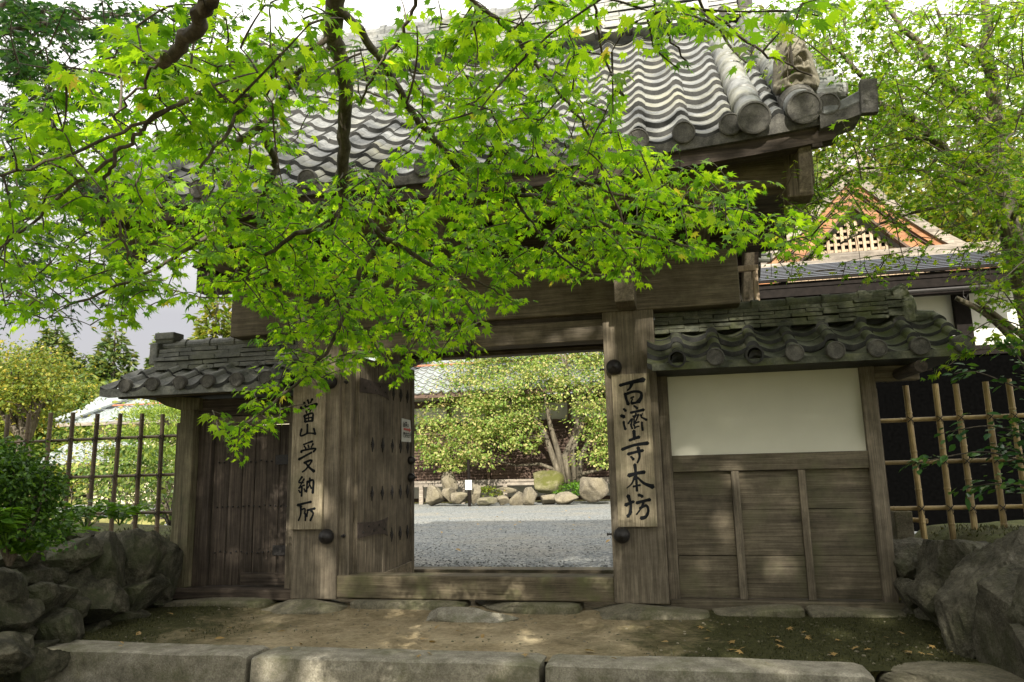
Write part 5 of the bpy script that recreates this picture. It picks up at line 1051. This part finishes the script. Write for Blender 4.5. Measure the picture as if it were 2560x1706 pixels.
def maple(name, label, base, branches, G, depth, leaf, cover, mat, bark, trunk, tmpl, spray_n=8, seed=1, droop=.55, twig=.0030, cut=1.0, maxjump=1.4, name_key=''):
    r = np.random.default_rng(seed); t = thing(name, label, 'tree', base); mb = MB(); nodes = []
    for tr in trunk: Q, RR = smooth_path([Vector(p) for p in tr[0]], tr[1]); mb.tube(Q, RR, 10)
    for pts, w0, w1 in branches:
        P = [atD(a, b, d) for a, b, d in pts]; R_ = [(w0+(w1-w0)*i/(len(P)-1))*.5*P[i].__sub__(CAM).length/FPX for i in range(len(P))]
        Q, RR = smooth_path(P, R_); Q = [q+Vector(r.normal(size=3)*.004) if 0 < i < len(Q)-1 else q for i, q in enumerate(Q)]; mb.tube(Q, RR, 8)
        for a, b in zip(Q[:-1], Q[1:]):
            for s in np.linspace(0, 1, max(2, int((b-a).length/.05))): nodes.append(a.lerp(b, float(s)))
    nodes = np.array([n[:] for n in nodes])
    # spray tips scattered with the local density
    S_ = []; jj, ii = np.nonzero(G > 0)
    for j, i in zip(jj, ii):
        px = (i+.5)*CELL; py = (j+.5)*CELL; d0 = depth(px, py); size_px = leaf*FPX/d0; lam = (G[j, i]/9)**1.25*cover*(1.25 if name_key == 'near' and px < 700 else 1.)*CELL*CELL/(.30*size_px**2)/spray_n
        for _ in range(r.poisson(lam)):
            x = px+r.uniform(-.55, .55)*CELL; y = py+r.uniform(-.55, .55)*CELL; S_.append(np.array(atD(x, y, d0+r.normal()*.32*d0/3)))
    S_ = np.array(S_); dd = np.array([np.min(np.sum((nodes-s)**2, 1)) for s in S_]); order = np.argsort(dd)
    NP = np.zeros((len(nodes)+len(S_)*8, 3)); NP[:len(nodes)] = nodes; cnt = len(nodes); P = []; T = []; N = []
    for o in order:
        s = S_[o]; q = NP[:cnt]; d2 = np.sum((q-s)**2, 1); k = int(np.argmin(d2)); a = q[k].copy(); L = math.sqrt(d2[k])
        if L < .02: continue
        if L > maxjump: continue
        dirn = (s-a)/L; mid = a+(s-a)*.5+r.normal(size=3)*L*.07+np.array([0, 0, .05*L]); pts = []
        for u in np.linspace(0, 1, 7): pts.append((1-u)**2*a+2*u*(1-u)*mid+u*u*s)
        mb.tube([Vector(p) for p in pts], list(np.linspace(twig*(1+min(L, .8)*.9), twig*.55, 7)), 5, caps=False); NP[cnt:cnt+6] = pts[1:]; cnt += 6
        flat = unit(np.array([dirn[0], dirn[1], dirn[2]*.35-.12])+r.normal(size=3)*.22); side = unit(np.cross(flat, [0, 0, 1.])); m_ = max(3, int(spray_n+r.normal()*1.6)); start = max(0., L-.16)/L
        for q_ in range(m_):
            u = q_/(m_-1) if m_ > 1 else 1; along = np.array(pts[0])*0+a+(s-a)*(start+(1-start)*u); sd = (1 if q_ % 2 else -1); out = side*sd*(1-.55*u)+flat*(.35+.75*u)
            if q_ == m_-1: out = flat
            out = unit(out); pet = leaf*r.uniform(.35, .8); P.append(along+out*pet+np.array([0, 0, -.12*pet])+r.normal(size=3)*.008)
            T.append(unit(out*np.array([1, 1, .5])+np.array([0, 0, -droop*r.uniform(.3, 1.5)])+r.normal(size=3)*.18)); N.append(unit(np.array([0, 0, 1.])+r.normal(size=3)*.30+out*.25))
    P, T, N = map(np.array, (P, T, N)); X, Y_, Z_ = proj(P); g_ = gsample(G, X, Y_); keep = (g_ > cut*r.uniform(.25, 1., len(P))) & (Z_ > .7); P, T, N = P[keep], T[keep], N[keep]
    mb.build('trunk', M[bark], t, smooth=True); x, y, z = frames(T, N); x = x*r.uniform(.62, 1.12, (len(P), 1)); z = z*r.uniform(-.6, 3.2, (len(P), 1)); sz = leaf*r.uniform(.62, 1.22, len(P))*1.0
    instmesh('crown', tmpl[0], tmpl[1], P, x, y, z, sz, M[mat], t); print(name, len(S_), len(P)); return t
def dmain(px, py): return 2.55+1.15*min(1, max(0, (py-120)/560.))-.40*min(1, max(0, (620-px)/600.))*(py > 150)-.55*(px > 1480)*(py < 300)
BR = [
 ([(850, -160, 2.55), (845, -20, 2.6), (832, 80, 2.7), (850, 130, 2.75), (861, 215, 2.8), (862, 320, 2.85), (859, 430, 2.9), (860, 508, 2.95)], 46, 24),
 ([(860, 505, 2.95), (832, 550, 3.0), (792, 572, 3.0), (740, 590, 3.05), (660, 640, 3.1)], 22, 8),
 ([(860, 505, 2.95), (889, 533, 3.0), (936, 570, 3.05), (966, 598, 3.1), (1040, 640, 3.2), (1120, 700, 3.3), (1190, 790, 3.4)], 22, 7),
 ([(962, 596, 3.1), (927, 635, 3.15), (888, 713, 3.2), (873, 760, 3.25), (835, 850, 3.3), (770, 930, 3.35), (680, 1010, 3.4), (600, 1070, 3.4)], 15, 5),
 ([(842, 88, 2.7), (727, 153, 2.65), (635, 237, 2.6), (566, 329, 2.55), (500, 420, 2.5)], 15, 6),
 ([(832, 110, 2.75), (740, 190, 3.0), (700, 260, 3.1), (660, 308, 3.15), (582, 372, 3.2)], 12, 20),
 ([(655, 306, 3.15), (666, 352, 3.15), (689, 413, 3.2), (670, 459, 3.2), (643, 498, 3.25), (574, 547, 3.3), (509, 597, 3.3), (420, 655, 3.35), (300, 715, 3.35), (180, 760, 3.35)], 19, 5),
 ([(500, 230, 2.4), (367, 306, 2.4), (333, 352, 2.4), (283, 398, 2.45), (264, 459, 2.5), (276, 517, 2.5), (299, 555, 2.5), (320, 640, 2.55)], 10, 6),
 ([(635, 237, 2.6), (500, 240, 2.45), (440, 265, 2.4), (300, 330, 2.4), (150, 395, 2.4), (-20, 440, 2.4)], 9, 6),
 ([(283, 398, 2.45), (180, 470, 2.5), (80, 560, 2.6), (-20, 640, 2.7)], 8, 5),
 ([(846, 20, 2.6), (930, 120, 2.8), (990, 210, 2.9), (1037, 291, 3.0), (1099, 356, 3.0), (1148, 421, 3.05), (1206, 459, 3.1), (1290, 482, 3.15), (1386, 509, 3.2), (1500, 560, 3.25), (1620, 590, 3.3), (1740, 625, 3.3)], 20, 7),
 ([(1206, 420, 3.05), (1250, 375, 3.0), (1309, 406, 3.0), (1386, 432, 3.05), (1462, 459, 3.1), (1600, 500, 3.2), (1760, 520, 3.25), (1860, 525, 3.3)], 12, 5),
 ([(1150, -60, 2.3), (1183, 4, 2.3), (1252, 57, 2.35), (1309, 122, 2.4), (1359, 184, 2.45), (1432, 275, 2.55), (1478, 344, 2.65), (1516, 452, 2.8), (1560, 560, 2.9)], 10, 5),
 ([(1060, -60, 2.3), (1034, 11, 2.35), (995, 100, 2.4), (938, 180, 2.5), (900, 260, 2.6)], 10, 5),
 ([(1280, 480, 3.15), (1330, 560, 3.3), (1400, 640, 3.35), (1480, 690, 3.4)], 9, 4),
 ([(1120, 700, 3.3), (1180, 700, 3.3), (1260, 740, 3.35)], 7, 4),
 ([(1480, -60, 2.2), (1490, 60, 2.25), (1530, 180, 2.3), (1560, 240, 2.35)], 7, 4),
 ([(1700, -60, 2.1), (1760, 20, 2.15), (1850, 90, 2.2), (1940, 150, 2.25), (2030, 190, 2.3)], 8, 4),
 ([(1620, -60, 2.1), (1650, 40, 2.15), (1690, 120, 2.2), (1720, 170, 2.25)], 6, 4),
 ([(545, -60, 1.55), (522, 10, 1.6), (490, 70, 1.65), (450, 120, 1.7), (404, 160, 1.75)], 40, 26), ([(420, 145, 1.72), (380, 180, 1.78), (330, 235, 1.85), (290, 300, 1.95)], 8, 4)]
P0 = atD(850, -160, 2.55); P1 = atD(545, -60, 1.55)
fork = Vector((-2.9, -6.6, 3.1))
TR = [([(-3.6, -7.6, -.55), (-3.5, -7.4, .8), (-3.2, -7.0, 2.0), fork], [.24, .19, .17, .15]),
      ([fork, fork.lerp(P0, .4)+Vector((0, 0, .35)), fork.lerp(P0, .8)+Vector((0, 0, .20)), P0], [.14, .10, .06, .033]),
      ([fork, fork.lerp(P1, .5)+Vector((0, 0, .25)), P1], [.10, .05, .019])]
def join(px, py, d, r): TR.append(([fork.lerp(P0, .85)+Vector((0, 0, .2)), fork.lerp(P0, .9).lerp(atD(px, py, d), .5)+Vector((0, 0, .12)), atD(px, py, d)], [.02, .012, r]))
for b in BR:
    if b[0][0][1] == -60 and b[0][0][0] > 900: join(*b[0][0], b[1]*.5*b[0][0][2]/FPX)
maple('maple_tree', 'near maple whose bright green branches hang in front of the gate roof', (-3.6, -7.6, -.5), BR, grid_density(MAIN), dmain, .060, 5.6, 'maple', 'bark', TR, LEAF7, seed=5, cut=1.3, droop=.75, name_key='near', maxjump=2.)
# second maple, finer and darker, upper left
B2 = [([(-200, 120, 6.0), (-40, 90, 6.0), (120, 60, 6.0), (260, 40, 6.1), (380, 40, 6.2)], 12, 4), ([(-200, 300, 6.2), (-20, 270, 6.2), (120, 290, 6.2), (230, 250, 6.2)], 11, 4), ([(-200, 560, 6.4), (-20, 620, 6.4), (100, 660, 6.4), (240, 700, 6.4)], 10, 4), ([(-40, 90, 6.0), (60, -40, 6.0), (220, -80, 6.0), (420, -30, 6.1)], 10, 4), ([(-60, 420, 6.3), (60, 380, 6.3), (170, 400, 6.3)], 14, 5)]
b2 = atD(-330, 400, 6.2); TR2 = [([(b2.x, b2.y, .4), (b2.x+.05, b2.y, 2.0), (b2.x, b2.y, 3.5), (b2.x+.1, b2.y, 5.5)], [.15, .13, .11, .06])]
for q in ((-200, 120, 6.0), (-200, 300, 6.2), (-200, 560, 6.4)):
    e = atD(*q); TR2.append(([(b2.x, b2.y, e.z-.5), tuple(Vector((b2.x, b2.y, e.z-.2)).lerp(e, .5)), tuple(e)], [.06, .045, .035]))
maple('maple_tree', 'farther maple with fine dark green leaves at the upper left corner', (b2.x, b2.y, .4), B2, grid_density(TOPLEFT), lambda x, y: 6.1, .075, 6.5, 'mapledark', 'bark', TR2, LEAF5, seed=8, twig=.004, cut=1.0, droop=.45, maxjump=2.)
# maple right of the gate
B3 = [([(2543, 640, 8.2), (2520, 560, 8.2), (2500, 460, 8.2), (2486, 380, 8.2), (2488, 330, 8.2), (2482, 200, 8.3), (2462, 120, 8.3), (2472, 60, 8.3), (2450, -40, 8.4)], 44, 14),
 ([(2486, 335, 8.2), (2450, 302, 8.1), (2412, 253, 8.1), (2374, 214, 8.0), (2327, 165, 8.0), (2297, 110, 8.0), (2247, 60, 8.0), (2200, -20, 8.0)], 26, 9),
 ([(2500, 450, 8.2), (2440, 420, 8.0), (2385, 398, 7.9), (2330, 345, 7.8), (2289, 306, 7.8), (2243, 275, 7.7), (2200, 264, 7.7), (2180, 222, 7.7), (2143, 180, 7.7), (2117, 149, 7.7), (2060, 90, 7.7)], 24, 7),
 ([(2289, 306, 7.8), (2250, 270, 7.8), (2200, 276, 7.9), (2120, 280, 8.1)], 14, 6), ([(2330, 345, 7.8), (2270, 345, 7.8), (2200, 310, 7.8), (2130, 290, 7.9)], 12, 6),
 ([(2500, 500, 8.2), (2440, 470, 7.9), (2350, 440, 7.7), (2240, 420, 7.6), (2120, 430, 7.6), (2050, 490, 7.6)], 10, 5), ([(2510, 530, 8.2), (2440, 500, 7.9), (2330, 520, 7.7), (2200, 560, 7.6), (2100, 610, 7.6)], 9, 5),
 ([(2482, 200, 8.3), (2440, 130, 8.3), (2380, 90, 8.3), (2340, 20, 8.3)], 13, 6), ([(2486, 335, 8.2), (2540, 290, 8.1), (2600, 250, 8.1)], 16, 8), ([(2520, 560, 8.2), (2570, 500, 8.0), (2640, 460, 8.0)], 14, 8)]
e = atD(2543, 640, 8.2); TR3 = [([(e.x+.15, e.y, .3), (e.x+.10, e.y, 1.2), (e.x+.06, e.y, 2.2), tuple(e)], [.15, .125, .11, .095])]
st_ = atD(2390, 745, 7.9); TR3.append(([(e.x+.08, e.y, 1.9), tuple(Vector((e.x, e.y, 2.1)).lerp(st_, .5)+Vector((0, 0, .05))), tuple(st_)], [.045, .030, .022])); st2 = atD(2440, 750, 7.9); TR3.append(([(e.x+.08, e.y, 2.1), tuple(st2)], [.032, .02]))
maple('maple_tree', 'maple with mottled trunk and spreading limbs right of the gate, before the hall', (e.x+.15, e.y, .3), B3, grid_density(RIGHTM), lambda x, y: 7.7, .074, 4.6, 'mapleright', 'barkpale', TR3, LEAF5, seed=12, twig=.004, cut=1.0, droop=.5, maxjump=2.2)

# broad-leaved shrub and maple sapling in front of the right fence
def leafy_branch(name, label, cat, base, brs, n, size, mat, tmpl, d, seed, droop=.2):
    r = np.random.default_rng(seed); t = thing(name, label, cat, base); mb = MB(); P = []; T = []; N = []
    for pts, rad in brs:
        Q, RR = smooth_path([atD(a, b, c) for a, b, c in pts], list(np.linspace(rad, .0025, len(pts)))); mb.tube([Vector(base)]+Q[:1], [rad*1.1, rad], 6) if pts[0][2] < 0 else None; mb.tube(Q, RR, 6)
        for k in range(n):
            u = r.uniform(.12, 1.); i = min(len(Q)-2, int(u*(len(Q)-1))); p = np.array(Q[i].lerp(Q[i+1], r.uniform())); dr = np.array((Q[i+1]-Q[i]).normalized()); sd = unit(np.cross(dr, [0, 0, 1.]))*(1 if k % 2 else -1)
            off = r.uniform(0, .11) if k % 3 else 0; dirn = unit(sd*r.uniform(.5, 1.1)+dr*r.uniform(.2, 1.)+r.normal(size=3)*.25); P.append(p+dirn*off+r.normal(size=3)*np.array([.015, .015, .03])); T.append(dirn+np.array([0, 0, -droop])); N.append(np.array([0, 0, 1.])+r.normal(size=3)*.35)
    mb.build('stems', M['bark'], t); X, Y_, Z = frames(np.array(T), np.array(N)); instmesh('leaves', tmpl[0], tmpl[1], np.array(P), X, Y_, Z, size*r.uniform(.6, 1.2, len(P)), M[mat], t); return t
sb = atD(2720, 1400, 6.2); sb = (sb.x, sb.y, .35); S0 = (2720, 1300, 6.3)
leafy_branch('shrub', 'glossy oval-leaved evergreen shrub reaching in front of the golden bamboo fence', 'shrub', sb, [([S0, (2650, 1150, 6.2), (2560, 1090, 6.2), (2470, 1065, 6.1), (2350, 1085, 6.1)], .010), ([S0, (2640, 1200, 6.2), (2540, 1150, 6.1), (2450, 1130, 6.1), (2330, 1150, 6.0), (2290, 1160, 6.0)], .010), ([S0, (2640, 1250, 6.2), (2560, 1215, 6.1), (2480, 1210, 6.1), (2400, 1225, 6.1)], .009), ([(2720, 1250, 6.2), (2650, 1080, 6.2), (2600, 1000, 6.2), (2520, 960, 6.2), (2440, 930, 6.1), (2385, 935, 6.1)], .010), ([(2600, 1000, 6.2), (2550, 900, 6.2), (2520, 860, 6.2)], .008), ([S0, (2620, 1240, 6.2), (2570, 1150, 6.15), (2500, 1110, 6.1)], .008), ([S0, (2640, 1160, 6.2), (2600, 1090, 6.2), (2540, 1060, 6.2)], .008)], 75, .085, 'glossy', OVAL, 6, 31)
S1 = (2700, 1000, 6.8)
leafy_branch('maple_sapling', 'young maple with bright leaves beside the end of the wing roof', 'tree', (sb[0]+.2, sb[1]+.5, .35), [([(2720, 1300, 6.8), S1, (2600, 850, 6.8), (2500, 800, 6.7), (2430, 830, 6.7), (2400, 850, 6.6)], .010), ([(2640, 900, 6.8), (2560, 800, 6.8), (2500, 720, 6.8), (2450, 690, 6.8)], .008), ([(2600, 850, 6.8), (2500, 870, 6.7), (2420, 880, 6.7), (2370, 915, 6.6), (2330, 930, 6.6)], .008), ([(2640, 900, 6.8), (2600, 760, 6.8), (2560, 700, 6.8)], .008), ([(2600, 850, 6.8), (2540, 830, 6.8), (2480, 850, 6.8)], .006)], 42, .095, 'mapleright', LEAF5, 6, 33, .5)

# tall trees behind the viewpoint that shade the gate front
GROVE = [((-5.5, -14.2), 14.0, 3.4), ((-1.6, -15.2), 14.5, 3.5), ((2.6, -14.4), 12.2, 3.4), ((6.4, -15.5), 14.0, 3.4), ((-9.3, -15.0), 14.0, 3.4)]
for i, ((x, y), h, rad) in enumerate(GROVE):
    broad_tree('shade_tree', 'tall leafy tree standing behind the viewpoint, shading the gate front', 'tree', (x, y, -.5), h, auto_lobes(h, rad, 11, .22), 5200 if i == 1 else 8600, .34, 'midgreen', .26, group='trees behind the viewpoint', trunk_h=.25, clumps=150, spread=.24)

# fallen leaves
def fallen(n, fpos, size, group, lab):
    for k in range(n):
        x, y, z = fpos(k); m = MB(); v, f = LEAF5 if k % 3 else OVAL; R = Matrix.Rotation(random.uniform(0, 6.28), 3, 'Z') @ Matrix.Rotation(random.uniform(-.35, .35), 3, 'X') @ Matrix.Rotation(random.uniform(-.35, .35), 3, 'Y'); s = size*random.uniform(.7, 1.3)
        m.add([Vector((x, y, z))+R @ (Vector(p)*s) for p in v], f); tag(m.build('fallen_leaf', M['deadleaf']), lab, 'leaf', group)
def fz(x, y): return float(-.115+.05*(y+1.5)/2+.055*fbm(np.array(x*1.6), np.array(y*1.6), 9, 5))
def onfore(k):
    x = random.uniform(.1, 1.9) if k % 3 else random.uniform(-4.7, 0); y = random.uniform(-1.4, -.3); return x, y, fz(x, y)+.018
fallen(46, onfore, .075, 'fallen leaves on the forecourt', 'dry fallen leaf lying on the earth before the gate')
fallen(40, lambda k: (random.uniform(-9, -.8), random.uniform(3, 20), .05), .10, 'fallen leaves on the courtyard gravel', 'dry fallen leaf lying on the courtyard gravel')
fallen(9, lambda k: (random.uniform(-4.6, .9), random.uniform(-1.75, -1.55), -.068), .06, 'fallen leaves on the kerb stones', 'small dry leaf lying on the granite kerb')

def pebbles(name, n, fpos, size, mat):
    V0, F0 = ico(1); V = []; F = []
    for k in range(n):
        x, y, z = fpos(); sc = size*random.uniform(.3, 1.)**1.6; v = V0*np.array([random.uniform(.7, 1.3), random.uniform(.7, 1.3), random.uniform(.35, .7)])*sc; a = random.uniform(0, 6.28); c_, s_ = math.cos(a), math.sin(a)
        v = v@np.array([[c_, -s_, 0], [s_, c_, 0], [0, 0, 1]])+np.array([x, y, z]); F.append(F0+len(V0)*k); V.append(v)
    o = npmesh(name, np.concatenate(V), np.concatenate(F), mat, smooth=True); o['kind'] = 'stuff'; return o
def pf():
    x = random.uniform(-4.8, 1.9); y = random.uniform(-1.5, .0); return x, y, fz(x, y)+.002
pebbles('pebbles', 600, pf, .014, M['basestone'])
pebbles('courtyard_pebbles', 5000, lambda: ((lambda y: (random.uniform(-.78*(y+6.8)*.62-.3, -.05*(y+6.8)), y, .035))(2.2+random.random()**1.6*14)), .017, M['pebble'])
def tufts(name, P, size, mat):
    P = np.array(P); n = len(P); tip = np.array([0, 0, 1.])+rng.normal(size=(n, 3))*.55; X, T, Z = frames(tip, rng.normal(size=(n, 3))); o = instmesh(name, NEED[0], NEED[1], P, X*1.6, T, Z, size*rng.uniform(.4, 1.3, n), mat); o['kind'] = 'stuff'; return o
P_ = []
while len(P_) < 9000:
    x = random.uniform(-4.9, 2.0); y = random.uniform(-1.5, .1); mo = max((x+.5)/1.2, (-3.4-x)/1.4)+2.2*float(fbm(np.array(x*2.1), np.array(y*2.1), 77))
    if mo > random.uniform(.25, .9): P_.append((x, y, fz(x, y)-.003))
M['mosstuft'] = leafmat('dark_moss', [(0, (.022, .026, .009)), (.6, (.046, .050, .016)), (1, (.085, .085, .03))], .2)
tufts('moss', P_, .020, M['mosstuft'])
P_ = []
for k in range(9000):
    sd = random.random() < .5; x = random.uniform(2.1, 4.2) if sd else random.uniform(-8.6, -5.25); y = random.uniform(-3, 1.6); P_.append((x, y, float(bankh(np.array(x), np.array(y), 1 if sd else -1, 2.02 if sd else -5.12))-.004))
tufts('bank_moss', P_, .04, M['mosstuft'])
